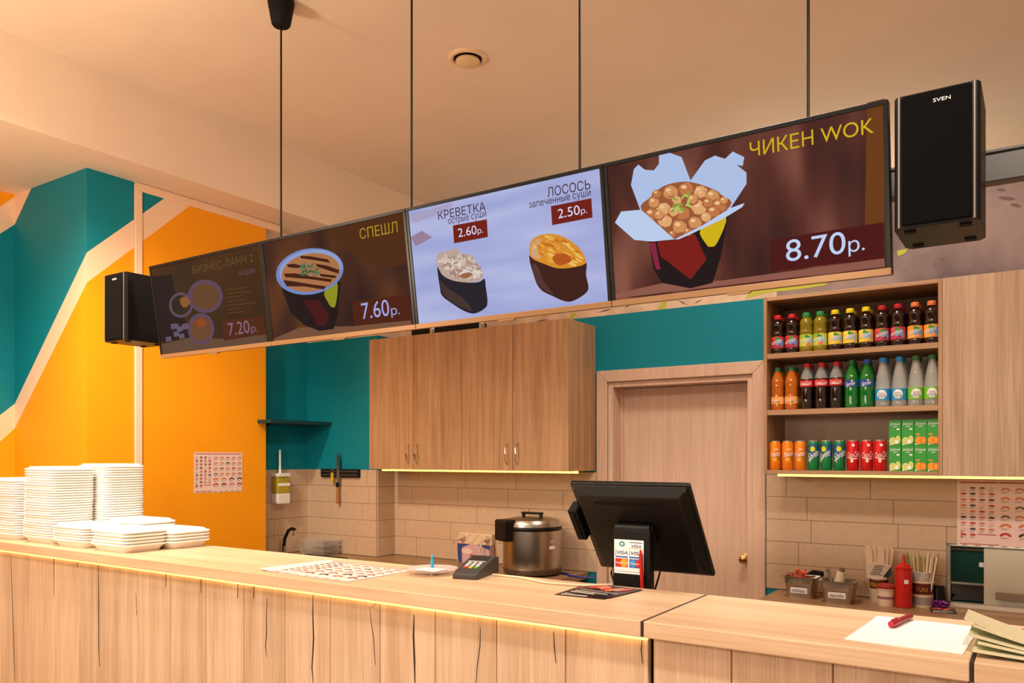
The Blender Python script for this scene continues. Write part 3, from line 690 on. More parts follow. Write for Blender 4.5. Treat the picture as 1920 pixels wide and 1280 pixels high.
# juice cartons
M_CART = mat('carton_green', (40, 150, 40), .4); M_APPLE = mat('apple_print', (206, 210, 120), .5); M_ORP = mat('orange_print', (246, 150, 30), .5); M_ORD = mat('orange_dark_print', (220, 100, 20), .5)
def carton(fruit):
    t = D.objects.new('juice_carton', None); COL.objects.link(t); t.empty_display_size = .03
    w, dpt, h = .0485, .036, .111
    b = G().box(-w/2, w/2, -dpt/2, dpt/2, 0, h).obj('carton_body', M_CART, t, bevel=.0015)
    g = G(); y = -dpt/2
    pl = lambda x0, x1, z0, z1, e: (lambda a, b_: (x0+(x1-x0)*a, y-e, z0+(z1-z0)*b_))
    def ell(cx_, cz_, rx, rz, mi, e): g.flat([(cx_+rx*math.cos(k*.524), y-e, cz_+rz*math.sin(k*.524)) for k in range(12)], mi)
    g_text(g, 'Добрый', pl(-.020, .019, .089, .100, .0006), 0, .03, .1)
    ell(0, .082, .010, .0012, 0, .0004)
    if fruit == 'apple':
        ell(-.008, .020, .015, .017, 1, .0004); ell(.012, .026, .010, .018, 1, .0006); ell(.006, .016, .007, .009, 0, .0008); ell(.012, .071, .006, .004, 0, .0004)
    else:
        ell(-.005, .022, .016, .017, 2, .0004); ell(.010, .022, .013, .017, 3, .0006); ell(.010, .022, .009, .013, 2, .0008); ell(-.010, .048, .009, .003, 2, .0004)
    ell(-.017, .005, .004, .003, 0, .0008)
    g.obj('carton_print', [M_WPR, M_APPLE, M_ORP, M_ORD], b, recalc=False)['kind'] = 'stuff'
    return t
cart = {'apple': carton('apple'), 'orange': carton('orange')}; seen = set()
for r_ in range(2):
    for i, k in enumerate(('apple', 'apple', 'orange', 'orange')):
        loc = (onY((1665.6 + 24*i + 12.4, 840), 3.812).x, 3.812+.018, SZ[0]+.018+.1112*r_)
        o = dup(cart[k], loc) if k in seen else cart[k]; seen.add(k); o.location = loc
        tag(o, '%s green juice carton with %s printed, beside %s' % ('upper' if r_ else 'lower', 'an apple' if k == 'apple' else 'an orange', ('the red cans', 'the orange cartons', 'the apple cartons', 'the shelf side')[i]), 'carton', '%s cartons, %s layer' % (k, 'upper' if r_ else 'lower'))
# ================================================================== MENU SCREENS
TVX = [-3.2415, -2.506, -1.770, -1.034, -.297]
YT0, ZT0, YT1, ZT1 = 2.078, 2.031, 2.020, 2.426
TVH = math.hypot(YT1-YT0, ZT1-ZT0); TILT = math.pi/2 + math.atan2(YT0-YT1, ZT1-ZT0)
UY = Vector((0, YT1-YT0, ZT1-ZT0)).normalized(); NV = Vector((1, 0, 0)).cross(UY)
def tvloc(o, p):
    d = ray(*p); org = Vector(o); t = (org - CAMP).dot(NV) / d.dot(NV); q = CAMP + d*t - org
    return (q.x, q.dot(UY))
class Pic:
    """flat picture on a lit panel: every polygon a hair above the one before"""
    def __init__(s, fn, e0=.0012, de=.00003): s.g = G(); s.ms = []; s.fn = fn; s.e = e0; s.de = de
    def mi(s, m):
        if m not in s.ms: s.ms.append(m)
        return s.ms.index(m)
    def poly(s, pts, m):
        s.g.flat([(*s.fn(p), s.e) for p in pts], s.mi(m)); s.e += s.de
    def soft(s, pts, m, n=4):
        N = len(pts); Q = []
        for i in range(N):
            a, b, c, d = (Vector(pts[(i+k) % N]) for k in (-1, 0, 1, 2))
            for j in range(n):
                t = j/n; Q.append(tuple(.5*((2*b)+(c-a)*t+(2*a-5*b+4*c-d)*t*t+(3*b-a-3*c+d)*t**3)))
        s.poly(Q, m)
    def ell(s, c, rx, ry, m, rot=0, n=20, jit=0):
        P = []
        for k in range(n):
            a = 2*math.pi*k/n; j = 1 + random.uniform(-jit, jit); x, y = rx*math.cos(a)*j, ry*math.sin(a)*j
            P.append((c[0]+x*math.cos(rot)-y*math.sin(rot), c[1]+x*math.sin(rot)+y*math.cos(rot)))
        s.poly(P, m)
    def text(s, body, bl, br, tl, m, bold=.015, shear=0):
        A, B, C = Vector(s.fn(bl)), Vector(s.fn(br)), Vector(s.fn(tl))
        ux = B - A; h = abs((C-A).y); e = s.e
        g_text(s.g, body, lambda a, b: (A.x+ux.x*a, A.y+ux.y*a+h*b, e), s.mi(m), bold, shear); s.e += s.de
    def out(s, name, parent):
        o = s.g.obj(name, s.ms, parent, recalc=False); o['kind'] = 'stuff'; s.g = G(); s.ms = []; return o
M_BEZ = mat('tv_bezel', (12, 10, 9), .35, spec=.25); M_CHAMP = mat('tv_lip', (150, 112, 74), .35, .3)
tvs = []
labs = ['dim hanging menu screen with three plates and price 7.20', 'hanging menu screen with a striped bowl and price 7.60', 'bright lavender hanging menu screen with two sushi rolls', 'hanging menu screen with an open noodle box and price 8.70']
bgs = [emat_noise('screen_one', [(50, 32, 18), (66, 40, 18), (84, 50, 20)], 2.2), emat_noise('screen_two', [(34, 20, 22), (70, 38, 26), (104, 58, 26)], 3, (2.0, .8, 1)),
       emat_noise('screen_three', [(150, 158, 206), (168, 174, 218), (186, 190, 226)], 2.0, (1, 6, 1)), emat_noise('screen_four', [(44, 22, 24), (86, 44, 36), (134, 82, 66)], 3, (2.4, .8, 1))]
w = .7345
for i in range(4):
    o = ((TVX[i]+TVX[i+1])/2, YT0, ZT0)
    t = thing('menu_screen', o, labs[i], 'screen', 'hanging menu screens', (TILT, 0, 0)); tvs.append(t)
    G().box(-w/2, w/2, 0, TVH, -.028, -.001).box(-w*.4, w*.4, .03, TVH*.8, -.06, -.028).obj('housing', M_BEZ, t, bevel=.002)
    b = .011
    g = G().box(-w/2, w/2, TVH-b, TVH, -.001, .004).box(-w/2, -w/2+b, 0, TVH-b, -.001, .004).box(w/2-b, w/2, 0, TVH-b, -.001, .004)
    g.obj('bezel', M_BEZ, t, bevel=.0012)
    G().box(-w/2, w/2, 0, .017, -.012, .0055).prism([(-.035, 0), (.035, 0), (.026, -.006), (-.026, -.006)], -.008, .005).obj('bottom_lip', M_CHAMP, t, bevel=.0012)
    G().box(-w/2+b, w/2-b, .017, TVH-b, -.001, .0008).obj('display_panel', bgs[i], t)
    G().box(-.1, -.06, .16, .30, -.2325, -.058).box(.06, .1, .16, .30, -.2325, -.058).obj('mount_bracket', M_BLACKM, t)
fns = [lambda p, o=t.location.copy(): tvloc(o, p) for t in tvs]
z3, z4, z5 = Zm(270, 380, 3.765), Zm(750, 300, 4.0), Zm(1120, 130, 2.4)
E_ = emat
# --- screen 4
p = Pic(fns[3]); P = lambda *L: [z5(*q) for q in L]
m_bl = E_('px_box_blue', (172, 190, 226)); m_bl2 = E_('px_box_blue_b', (186, 202, 234))
p.poly(P((1215, 150), (1294, 132), (1292, 850), (1200, 870)), E_('px_amber', (104, 58, 22)))
p.poly(P((80, 1010), (300, 960), (560, 950), (1292, 850), (1294, 888), (80, 1030)), E_('px_table', (140, 88, 74)))
p.poly(P((195, 635), (152, 520), (165, 450), (185, 428), (215, 452), (255, 455), (278, 425), (278, 385), (320, 373), (380, 395), (420, 500), (485, 410), (530, 388), (575, 403), (610, 370), (662, 395), (655, 435), (628, 430), (672, 465), (672, 515), (600, 625), (400, 700)), m_bl)
p.poly(P((232, 775), (350, 768), (480, 715), (590, 660), (555, 850), (520, 960), (420, 985), (290, 960), (255, 900)), E_('px_box_dark', (30, 18, 20)))
p.poly(P((270, 775), (350, 768), (440, 740), (492, 855), (420, 945), (285, 840)), E_('px_box_red', (122, 26, 22)))
p.soft(P((465, 720), (580, 665), (540, 780), (510, 798), (490, 785)), E_('px_yellow', (206, 176, 22)))
p.poly(P((232, 780), (262, 778), (285, 900), (265, 900)), E_('px_pink', (130, 34, 62)))
p.soft(P((200, 635), (240, 575), (300, 525), (400, 505), (500, 530), (560, 565), (595, 620), (360, 765)), E_('px_meat', (150, 86, 50)))
mm = [E_('px_meat_a', (206, 142, 88)), E_('px_meat_b', (188, 116, 70)), E_('px_meat_c', (220, 164, 110)), E_('px_meat_d', (160, 88, 56))]
for k, (x, y, r) in enumerate(((330, 555, 38), (400, 540, 36), (465, 553, 34), (520, 570, 34), (550, 612, 36), (300, 628, 36), (255, 598, 28), (245, 652, 32), (305, 682, 34), (372, 708, 36), (385, 648, 36), (460, 622, 40), (440, 690, 32), (525, 640, 32), (470, 560, 22), (330, 560, 16), (270, 560, 22), (360, 590, 24), (430, 585, 26), (500, 600, 26), (345, 640, 26), (280, 655, 24), (410, 730, 20), (490, 665, 26), (570, 590, 20), (340, 740, 18))):
    p.ell(z5(x, y+3), r/2.4, r*.92/2.4, mm[3], jit=.1); p.ell(z5(x, y), r*.88/2.4, r*.8/2.4, mm[k % 3], jit=.12); p.ell(z5(x-r*.25, y-r*.3), r*.35/2.4, r*.25/2.4, E_('px_meat_hi', (236, 190, 140)), jit=.1)
for k in range(16):
    p.ell(z5(380+random.uniform(-42, 42), 598+random.uniform(-38, 45)), random.uniform(4, 7), random.uniform(1.6, 3), E_('px_onion%d' % (k % 2), ((176, 196, 90), (134, 160, 60))[k % 2]), rot=random.uniform(0, 3), n=8)
p.poly(P((82, 690), (110, 640), (200, 632), (350, 765), (250, 775), (170, 768)), m_bl2)
p.poly(P((350, 765), (480, 700), (600, 625), (665, 602), (655, 620), (570, 672), (480, 715), (370, 765)), m_bl2)
p.out('noodle_box_picture', tvs[3])
p.poly(P((777, 768), (1292, 688), (1292, 850), (780, 910)), E_('px_banner', (74, 20, 20)))
p.text('8.70', z5(852, 866), z5(1120, 826), z5(852, 770), E_('px_price', (190, 208, 240)), .02); p.text('р.', z5(1132, 824), z5(1205, 812), z5(1132, 773), E_('px_price', (190, 208, 240)), .02)
p.out('price_banner', tvs[3])
p.text('ЧИКЕН WOK', z5(690, 396), z5(1246, 286), z5(690, 330), E_('px_title', (206, 172, 24)), .022)
p.out('title_lettering', tvs[3])
# --- screen 3
p = Pic(fns[2]); P = lambda *L: [z4(*q) for q in L]
p.poly(P((80, 580), (165, 530), (245, 580), (120, 645)), E_('px_mauve', (150, 124, 150)))
p.poly(P((62, 420), (180, 380), (400, 318), (400, 340), (260, 420), (110, 470)), E_('px_mauve_l', (166, 158, 192)))
p.out('backdrop_picture', tvs[2])
nori = E_('px_nori', (34, 30, 40)); nori2 = E_('px_nori2', (62, 30, 24))
p.soft(P((285, 790), (300, 950), (320, 1020), (400, 1080), (480, 1130), (560, 1150), (640, 1110), (658, 1060), (645, 950), (635, 890), (590, 915), (480, 915), (370, 870)), nori)
p.soft(P((300, 900), (330, 1010), (420, 1080), (540, 1130), (480, 1040), (360, 960)), E_('px_nori_hi', (66, 48, 46)))
p.soft(P((275, 760), (290, 700), (350, 685), (400, 668), (430, 665), (460, 700), (545, 715), (570, 770), (615, 830), (620, 880), (560, 915), (470, 915), (390, 900), (330, 870), (300, 830)), E_('px_rice', (184, 160, 146)))
for k in range(90):
    a, r = random.uniform(0, 6.28), random.uniform(0, 1)**.5
    p.ell(z4(452+150*r*math.cos(a), 795+85*r*math.sin(a)+38*r*math.cos(a)), random.uniform(4, 9), random.uniform(1.5, 3.5), E_('px_rice%d' % (k % 3), ((206, 186, 170), (166, 134, 118), (218, 204, 196))[k % 3]), rot=random.uniform(0, 3), n=8, jit=.15)
p.ell(z4(500, 865), 12, 5, E_('px_rice_d', (150, 100, 70)), rot=-.2)
p.out('shrimp_sushi_picture', tvs[2])
p.soft(P((985, 700), (1010, 870), (1060, 970), (1150, 1020), (1230, 1055), (1290, 1060), (1370, 1020), (1418, 965), (1400, 860), (1390, 760), (1200, 810)), nori2)
p.soft(P((1000, 780), (1015, 880), (1070, 960), (1160, 1010), (1090, 920), (1040, 800)), E_('px_nori_hi2', (84, 50, 50)))
p.soft(P((975, 690), (990, 610), (1050, 565), (1150, 555), (1250, 585), (1350, 660), (1395, 740), (1390, 780), (1300, 805), (1190, 812), (1090, 780), (1000, 740)), E_('px_salmon', (212, 140, 44)))
p.soft(P((985, 690), (1000, 620), (1060, 590), (1040, 680), (1060, 740), (1000, 725)), E_('px_salmon_l', (206, 160, 120)))
for k in range(70):
    a, r = random.uniform(0, 6.28), random.uniform(0, 1)**.5
    p.ell(z4(1188+178*r*math.cos(a), 682+95*r*math.sin(a)+52*r*math.cos(a)), random.uniform(4, 9), random.uniform(1.2, 3), E_('px_salmon%d' % (k % 3), ((226, 164, 60), (196, 110, 30), (236, 190, 100))[k % 3]), rot=.5, n=8, jit=.2)
p.soft(P((1150, 730), (1220, 700), (1280, 720), (1290, 760), (1200, 790)), E_('px_salmon_d', (180, 84, 28)))
p.out('salmon_sushi_picture', tvs[2])
br = E_('px_brown_text', (64, 20, 18)); bn = E_('px_banner_r', (112, 28, 18)); wh = E_('px_white', (214, 214, 240))
p.text('КРЕВЕТКА', z4(298, 450), z4(652, 380), z4(298, 385), br, .026); p.text('острые суши', z4(372, 482), z4(656, 424), z4(372, 444), br, .026)
p.poly(P((405, 492), (660, 445), (668, 578), (415, 625)), bn); p.text('2.60', z4(447, 580), z4(585, 554), z4(447, 515), wh, .03); p.text('р.', z4(592, 553), z4(632, 545), z4(592, 520), wh, .03)
p.out('shrimp_lettering', tvs[2])
p.text('ЛОСОСЬ', z4(1115, 280), z4(1437, 218), z4(1115, 208), br, .026); p.text('запеченные суши', z4(977, 362), z4(1440, 268), z4(977, 322), br, .026)
p.poly(P((1140, 348), (1443, 288), (1452, 432), (1150, 490)), bn); p.text('2.50', z4(1195, 440), z4(1358, 408), z4(1195, 370), wh, .03); p.text('р.', z4(1366, 406), z4(1412, 397), z4(1366, 372), wh, .03)
p.out('salmon_lettering', tvs[2])
# --- screen 2
p = Pic(fns[1]); P = lambda *L: [z3(*q) for q in L]
p.soft(P((1280, 190), (1560, 118), (1822, 64), (1845, 250), (1848, 430), (1640, 440), (1440, 330)), E_('px_rust', (76, 40, 16)))
p.poly(P((905, 965), (1100, 880), (1480, 870), (1885, 830), (1890, 862), (905, 985)), E_('px_table2', (116, 78, 56)))
p.poly(P((975, 610), (1390, 560), (1370, 780), (1340, 890), (1240, 905), (1130, 860), (1040, 780)), E_('px_dark2', (30, 18, 18)))
p.poly(P((1130, 690), (1240, 690), (1310, 790), (1290, 860), (1230, 870)), E_('px_red2', (70, 16, 20)))
p.soft(P((1275, 630), (1365, 560), (1355, 720), (1325, 735), (1300, 700)), E_('px_lime2', (140, 140, 30)))
s = 3.765
p.ell(z3(1172, 485), 240/s, 162/s, E_('px_rim', (112, 132, 186)), rot=-.17, n=40); p.ell(z3(1178, 470), 222/s, 136/s, E_('px_rim_in', (140, 154, 200)), rot=-.17, n=40)
p.ell(z3(1180, 492), 208/s, 134/s, E_('px_omelet', (168, 112, 70)), rot=-.17, n=40)
st = E_('px_sauce', (66, 26, 16))
for q in (((1105, 375), (1180, 378), (1300, 400), (1318, 424), (1200, 404), (1110, 392)), ((1010, 435), (1060, 430), (1130, 448), (1080, 462), (1020, 455)), ((1215, 430), (1300, 445), (1380, 475), (1375, 500), (1280, 470), (1220, 450)), ((990, 500), (1070, 498), (1180, 520), (1330, 540), (1320, 560), (1180, 540), (1000, 525)),
          ((985, 545), (1060, 555), (1180, 575), (1290, 590), (1270, 612), (1130, 590), (1010, 590)), ((1240, 500), (1360, 515), (1350, 532), (1250, 520))): p.poly(P(*q), st)
for k in range(22): p.ell(z3(1170+random.uniform(-58, 58), 476+random.uniform(-38, 38)), random.uniform(4, 9), random.uniform(1, 2.5), E_('px_dill%d' % (k % 2), ((40, 84, 58), (60, 110, 80))[k % 2]), rot=random.uniform(0, 3), n=6)
p.out('bowl_picture', tvs[1])
p.poly(P((1470, 700), (1870, 645), (1885, 830), (1490, 865)), E_('px_banner2', (76, 30, 16)))
p.text('7.60', z3(1545, 822), z3(1738, 795), z3(1545, 708), E_('px_price2', (160, 164, 220)), .02); p.text('р.', z3(1750, 794), z3(1810, 785), z3(1750, 745), E_('px_price2', (160, 164, 220)), .02)
p.out('price_banner', tvs[1])
p.text('СПЕШЛ', z3(1530, 258), z3(1795, 206), z3(1530, 182), E_('px_title2', (172, 140, 34)), .012)
p.out('title_lettering', tvs[1])
# --- screen 1
p = Pic(fns[0])
p.poly(P((60, 520), (195, 505), (225, 640), (260, 700), (330, 950), (120, 985)), E_('px_dark1', (36, 22, 22)))
p.poly(P((125, 1000), (330, 950), (550, 960), (860, 930), (872, 985), (130, 1070)), E_('px_table1', (96, 70, 52)))
pl1 = E_('px_plate', (92, 66, 84))
for c, rx, ry, f in (((435, 660), 124, 118, (98, 64, 38)), ((262, 722), 84, 90, (44, 34, 22)), ((405, 890), 94, 112, (106, 66, 44))):
    p.ell(z3(*c), rx/s, ry/s, pl1, n=30); p.ell(z3(*c), rx*.78/s, ry*.78/s, E_('px_food%d' % c[0], f), n=26, jit=.03)
p.ell(z3(290, 700), 9, 11, E_('px_food_y', (134, 86, 40)), jit=.15); p.ell(z3(405, 850), 9, 8, E_('px_food_o', (140, 66, 20)), jit=.15)
for k in range(9): 
    x, y = 150+random.uniform(0, 130), 850+random.uniform(0, 100); p.poly(P((x, y), (x+38, y-6), (x+42, y+28), (x+4, y+34)), E_('px_cube', (96, 80, 104)))
p.out('plates_picture', tvs[0])
p.text('БИЗНЕС-ЛАНЧ 2', z3(350, 502), z3(775, 415), z3(350, 448), E_('px_t1', (98, 74, 34)), 0); p.text('АКЦИЯ!', z3(668, 517), z3(790, 494), z3(668, 484), E_('px_t1b', (104, 70, 92)), .01)
for k, wd in enumerate((170, 190, 120, 150, 230, 110, 130)): p.poly(P((590, 610+k*28), (590+wd*.9, 606+k*28-wd*.08), (590+wd*.9, 614+k*28-wd*.08), (590, 618+k*28)), E_('px_lines', (88, 56, 26)))
p.out('title_lettering', tvs[0])
p.poly(P((555, 835), (845, 795), (858, 925), (565, 975)), E_('px_banner1', (78, 36, 18)))
p.text('7.20', z3(602, 938), z3(752, 915), z3(602, 850), E_('px_price1', (132, 98, 120)), .01); p.text('р.', z3(762, 914), z3(805, 906), z3(762, 875), E_('px_price1', (132, 98, 120)), .01)
p.out('price_banner', tvs[0])
# ------------------------------------------------------------------ steel bar and cables
YBAR = 2.30
bar = tag(G().box(-2.05, 2.05, -.02, .02, 0, .078).box(-2.05, 2.05, -.026, -.02, .0, .008).box(-2.05, 2.05, -.026, -.02, .07, .078).obj('mounting_bar', M_GREYM, loc=(-1.43, YBAR, 2.272), bevel=.002), 'dark steel bar behind the screens, held up by thin cables', 'bar')
cabx = [-2.719, -1.985, -1.263, -.542]
for i, x in enumerate(cabx):
    t = thing('suspension_cable', (x, YBAR, 2.35), ['black cable with ceiling cup above the bowl screen', 'black cable above the seam of the bowl and sushi screens', 'black cable above the salmon roll on the sushi screen', 'black cable above the noodle box screen'][i], 'cable')
    G().tube([(0, 0, 0), (0, 0, .5), (0, 0, ZH-2.35-.1)], .0042, 8).obj('wire', M_BLACK, t, smooth=True)
    G().lathe([(0, -.108), (.034, -.107), (.040, -.100), (.056, -.012), (.056, 0)], 28, (0, 0, ZH-2.35)).obj('ceiling_cup', M_BLACKM, t, smooth=True)
    G().lathe([(.008, 0), (.008, .02), (.004, .03)], 10).obj('cable_clamp', M_STEEL, t)
# ------------------------------------------------------------------ speakers (local: x right, y up, z out of the front)
def speaker(loc, rot, label, wS=.17, hS=.30, dS=.205):
    t = thing('speaker', loc, label, 'speaker', None, rot)
    body = [(-wS/2+.012, -dS), (wS/2-.012, -dS), (wS/2, -dS+.02), (wS/2, -.012), (wS/2-.006, 0), (-wS/2+.006, 0), (-wS/2, -.012), (-wS/2, -dS+.02)]
    G().prism(body, 0, hS, lambda a, b, h: (a, h, b)).obj('cabinet', M_BLACK, t, bevel=.0015)
    G().box(-wS/2+.016, wS/2-.016, .006, hS-.004, 0, .008).obj('grille', M_GRILLE, t, bevel=.004)
    for sgn in (-1, 1): G().box(sgn*(wS/2-.011)-.002, sgn*(wS/2-.011)+.002, .002, hS-.002, 0, .004).obj('edge_strip', mat('silver_strip', (150, 142, 136), .35, .6), t, bevel=.001)
    for sx_ in (-.055, .055):
        for sz_ in (-.03, -.17): G().box(sx_-.012, sx_+.012, -.004, 0, sz_-.01, sz_+.01).obj('foot', M_BLACKM, t, bevel=.002)
    g = G(); g_text(g, 'SVEN', lambda a, b: (.012+.034*a-.017, hS-.032+.008*b, .0086), 0, .06); g.obj('lettering', mat('logo_white', (236, 236, 236), .4), t, recalc=False)
    return t
rs = speaker((-.196, 1.985, 2.111), (math.pi/2, 0, 0), 'black speaker hanging beside the noodle box screen')
G().box(-.03, .03, .16, .24, -.2888, -.205).obj('mount_bracket', M_BLACKM, rs)
ls = speaker((-3.35-.085, 1.975, 2.112), (math.pi/2, 0, 0), 'black speaker hanging next to the dim menu screen with plates')
G().box(.02, .06, .16, .24, -.2988, -.205).obj('mount_bracket', M_BLACKM, ls)
# ================================================================== SINK WALL
tsh = thing('wall_shelf', (XS, 3.40, 1.815), 'dark teal shelf in the corner above the soap dispenser', 'shelf')
xe = onY((622, 789), YBL).x - XS
G().box(0, xe, 0, YBL-3.40-.002, 0, .022).obj('board', mat('dark_teal_board', (8, 62, 68), .6), tsh, bevel=.001)
G().box(.004, .02, .1, .12, -.05, 0).box(.004, .1, .1, .12, -.012, 0).obj('bracket', M_BLACKM, tsh)
# soap dispenser
YS_ = YBL - .009
dpn = onX((515, 944), XS+.009); s_ = thing('soap_dispenser', (XS+.009, dpn.y+.02, dpn.z), 'white and yellow-green wall soap dispenser with a tall tube', 'dispenser', None, (0, 0, math.pi/2))
wD = .052; hD = onX((515, 890), XS+.009).z - dpn.z
G().prism([(-wD, .02), (-wD*.9, .0), (wD*.9, 0), (wD, .02), (wD, hD*.36), (-wD, hD*.36)], -.075, 0, lambda a, b, h: (a, h, b)).obj('tray', M_WHITE, s_, bevel=.006)
G().box(-wD*.95, wD*.95, -.07, 0, hD*.36, hD*.94).obj('soap_tank', mat('yellow_soap', (176, 160, 40), .15, coat=.4), s_, bevel=.006)
G().box(-wD, wD, -.072, -.0705, hD*.62, hD*.72).obj('sticker', M_PAPER, s_)
G().box(-wD, wD, -.078, 0, hD*.94, hD*1.06).obj('lid', M_WHITE, s_, bevel=.004)
G().lathe([(.011, 0), (.009, .02), (.007, .05), (.007, .145), (.009, .15), (.006, .16)], 12, (-.004, -.035, hD*1.06)).obj('tube', M_WHITE, s_, smooth=True)
# knife rack
ra, rb = onY((605, 886), YS_), onY((676, 886), YS_)
kr = thing('knife_rack', ((ra.x+rb.x)/2, YS_, ra.z), 'black magnetic knife bar on the beige tiles', 'knife rack'); hwk = (rb.x-ra.x)/2
G().box(-hwk, hwk, -.02, 0, -.028, .028).obj('bar', M_BLACKM, kr, bevel=.003)
G().box(-hwk+.01, hwk-.01, -.0215, -.02, -.017, -.007).box(-hwk+.01, hwk-.01, -.0215, -.02, .007, .017).obj('magnet_strip', M_GREYM, kr)
def knife(name, p0, p1, hl, label, mh, bw):
    a, b = onY(p0, YS_-.024), onY(p1, YS_-.024); L = a.z - b.z
    t = thing(name, (b.x, YS_-.0235, b.z), label, 'knife')
    G().prism([(-bw/2, hl), (bw/2, hl), (bw/2, L*.8), (bw*.1, L), (-bw/2, L*.9)], -.002, 0, lambda x_, z_, h: (x_, h, z_)).obj('blade', M_STEEL, t)
    G().prism([(-.012, 0), (.008, 0), (.012, .02), (.010, hl), (-.010, hl)], -.012, .0, lambda x_, z_, h: (x_, h, z_)).obj('handle', mh, t, bevel=.004)
    G().box(-.011, .011, -.014, 0, hl-.001, hl+.03 if L > .2 else hl+.006).obj('bolster', M_BLACK, t, bevel=.002)
knife('kitchen_knife', (635, 845), (634, 944), .115, 'long kitchen knife with pale wooden handle, blade up', mat('knife_wood', (168, 116, 60), .5), .026)
knife('paring_knife', (624, 876), (624, 904), .07, 'small knife with yellow handle on the black bar', mat('yellow_handle', (206, 180, 40), .4), .018)
# tap, clear boxes, black tray
tp = onZ((505, 1032), ZW)
t = thing('water_tap', (-4.30, 3.66, ZW), 'black curved water tap at the edge of the orange door', 'tap')
G().lathe([(.024, 0), (.024, .01), (.016, .015), (.016, .06)], 16).obj('tap_base', M_CHROME, t, smooth=True)
G().tube([(0, 0, .05), (.01, 0, .11), (.06, -.01, .17), (.11, -.02, .185), (.135, -.02, .178)], .011, 10).obj('spout', M_BLACK, t, smooth=True)
G().tube([(.125, -.02, .18), (.13, -.02, .135)], .009, 10).obj('nozzle', M_CHROME, t, smooth=True)
M_CLR = mat('clear_plastic', (235, 230, 222), .1, 0, .5, alpha=.35)
for k in range(3):
    c = onZ((583, 1036), ZW)
    o = G().hexa([(-.105, -.07, 0), (.105, -.07, 0), (.105, .07, 0), (-.105, .07, 0)], [(-.118, -.078, .03), (.118, -.078, .03), (.118, .078, .03), (-.118, .078, .03)]).box(-.122, .122, -.082, .082, .03, .034).obj('clear_box', M_CLR, loc=(-4.12, 3.82, ZW+.034*k), bevel=.004)
    tag(o, ('lowest', 'middle', 'topmost')[k] + ' clear plastic lunch box in the pile by the sink', 'box', 'clear boxes by the sink')
ta, tb = onZ((610, 1034), ZW), onZ((700, 1041), ZW)
bt = thing('black_tray', (-3.93, 3.66, ZW), 'flat black tray lying on the worktop below the knife', 'tray')
G().box(-.19, .19, -.05, .05, 0, .004).obj('plate', M_BLACK, bt, bevel=.0015)
G().box(-.19, .19, -.05, -.046, .004, .012).box(-.19, .19, .046, .05, .004, .012).box(-.19, -.186, -.046, .046, .004, .012).box(.186, .19, -.046, .046, .004, .012).obj('rim', M_BLACK, bt)
# ================================================================== SOCKETS, BOX, RICE COOKER
YW = YB - .009
a, b = onY((867, 997), YW), onY((928, 1022), YW)
sk = thing('wall_socket', ((a.x+b.x)/2, YW, (a.z+b.z)/2), 'beige four-gang wall socket behind the rice cooker', 'socket')
M_SOCK = mat('beige_plastic', (226, 202, 172), .4)
hx, hz = (b.x-a.x)/2, (a.z-b.z)/2
G().box(-hx, hx, -.035, 0, -hz, hz).obj('frame', M_SOCK, sk, bevel=.005)
for k in range(4):
    xk = -hx + (k+.5)*2*hx/4
    G().lathe([(.027, 0), (.027, .004), (.023, .005), (.022, .001), (0, .001)], 18).xf(Matrix.Translation((xk, -.035, .004)) @ Matrix.Rotation(math.pi/2, 4, 'X')).obj('outlet', M_SOCK, sk, smooth=True)
for k in (0, 3):
    xk = -hx + (k+.5)*2*hx/4 + (0 if k == 0 else -.0)
    pg = thing('power_plug', (a.x + hx + xk, YW-.0395, (a.z+b.z)/2+.004), 'pale power plug with its cord hanging in front of the printed box' if k == 3 else 'pale power plug in the socket end above the printed box', 'plug')
    G().lathe([(.019, 0), (.019, .012), (.012, .03), (.006, .04)], 14).xf(Matrix.Rotation(math.pi/2, 4, 'X')).obj('plug_body', M_SOCK, pg, smooth=True)
    if k == 3: G().tube([(0, -.038, 0), (-.01, -.06, -.05), (-.008, -.065, -.10), (.02, -.07, -.15), (.06, -.08, -.175), (.10, -.10, -.168), (.13, -.16, -.165)], .0045, 8).obj('cord', M_SOCK, pg, smooth=True)
    else: G().tube([(0, -.038, 0), (-.04, -.04, -.01), (-.05, -.03, -.04), (-.03, -.02, -.09), (-.02, -.02, -.16)], .0035, 8).obj('cord', M_SOCK, pg, smooth=True)
a, b = onY((858, 1018), 4.03), onY((918, 1053), 4.03)
gb = thing('printed_box', ((a.x+b.x)/2, 4.03, ZW), 'pink and blue printed carton leaning below the wall socket', 'box')
hx, hz = (b.x-a.x)/2, a.z - ZW
G().box(-hx, hx, 0, .05, 0, hz).obj('carton', mat('glove_box', (206, 170, 176), .5), gb, bevel=.0015)
g = G(); fr = lambda pts, mi, e: g.flat([(-hx+2*hx*u, -e, hz*v_) for u, v_ in pts], mi)
fr([(0, 0), (.14, 0), (.14, 1), (0, 1)], 0, .0005); fr([(.14, .8), (.4, 1), (.14, 1)], 0, .0005); fr([(.62, 1), (1, 1), (1, .75)], 0, .0005)
fr([(.64, .06), (.86, .06), (.86, .26), (.64, .26)], 1, .0008); fr([(.46+.07*math.cos(k), .38+.1*math.sin(k)) for k in (0, 1, 2, 3, 4, 5)], 1, .0008); fr([(.30+.18*math.cos(k*.7), .62+.16*math.sin(k*.7)) for k in range(9)], 2, .0006)
g.obj('box_print', [mat('box_blue', (50, 70, 130), .5), mat('box_red', (206, 40, 50), .5), mat('box_pale', (232, 206, 200), .5)], gb, recalc=False)['kind'] = 'stuff'
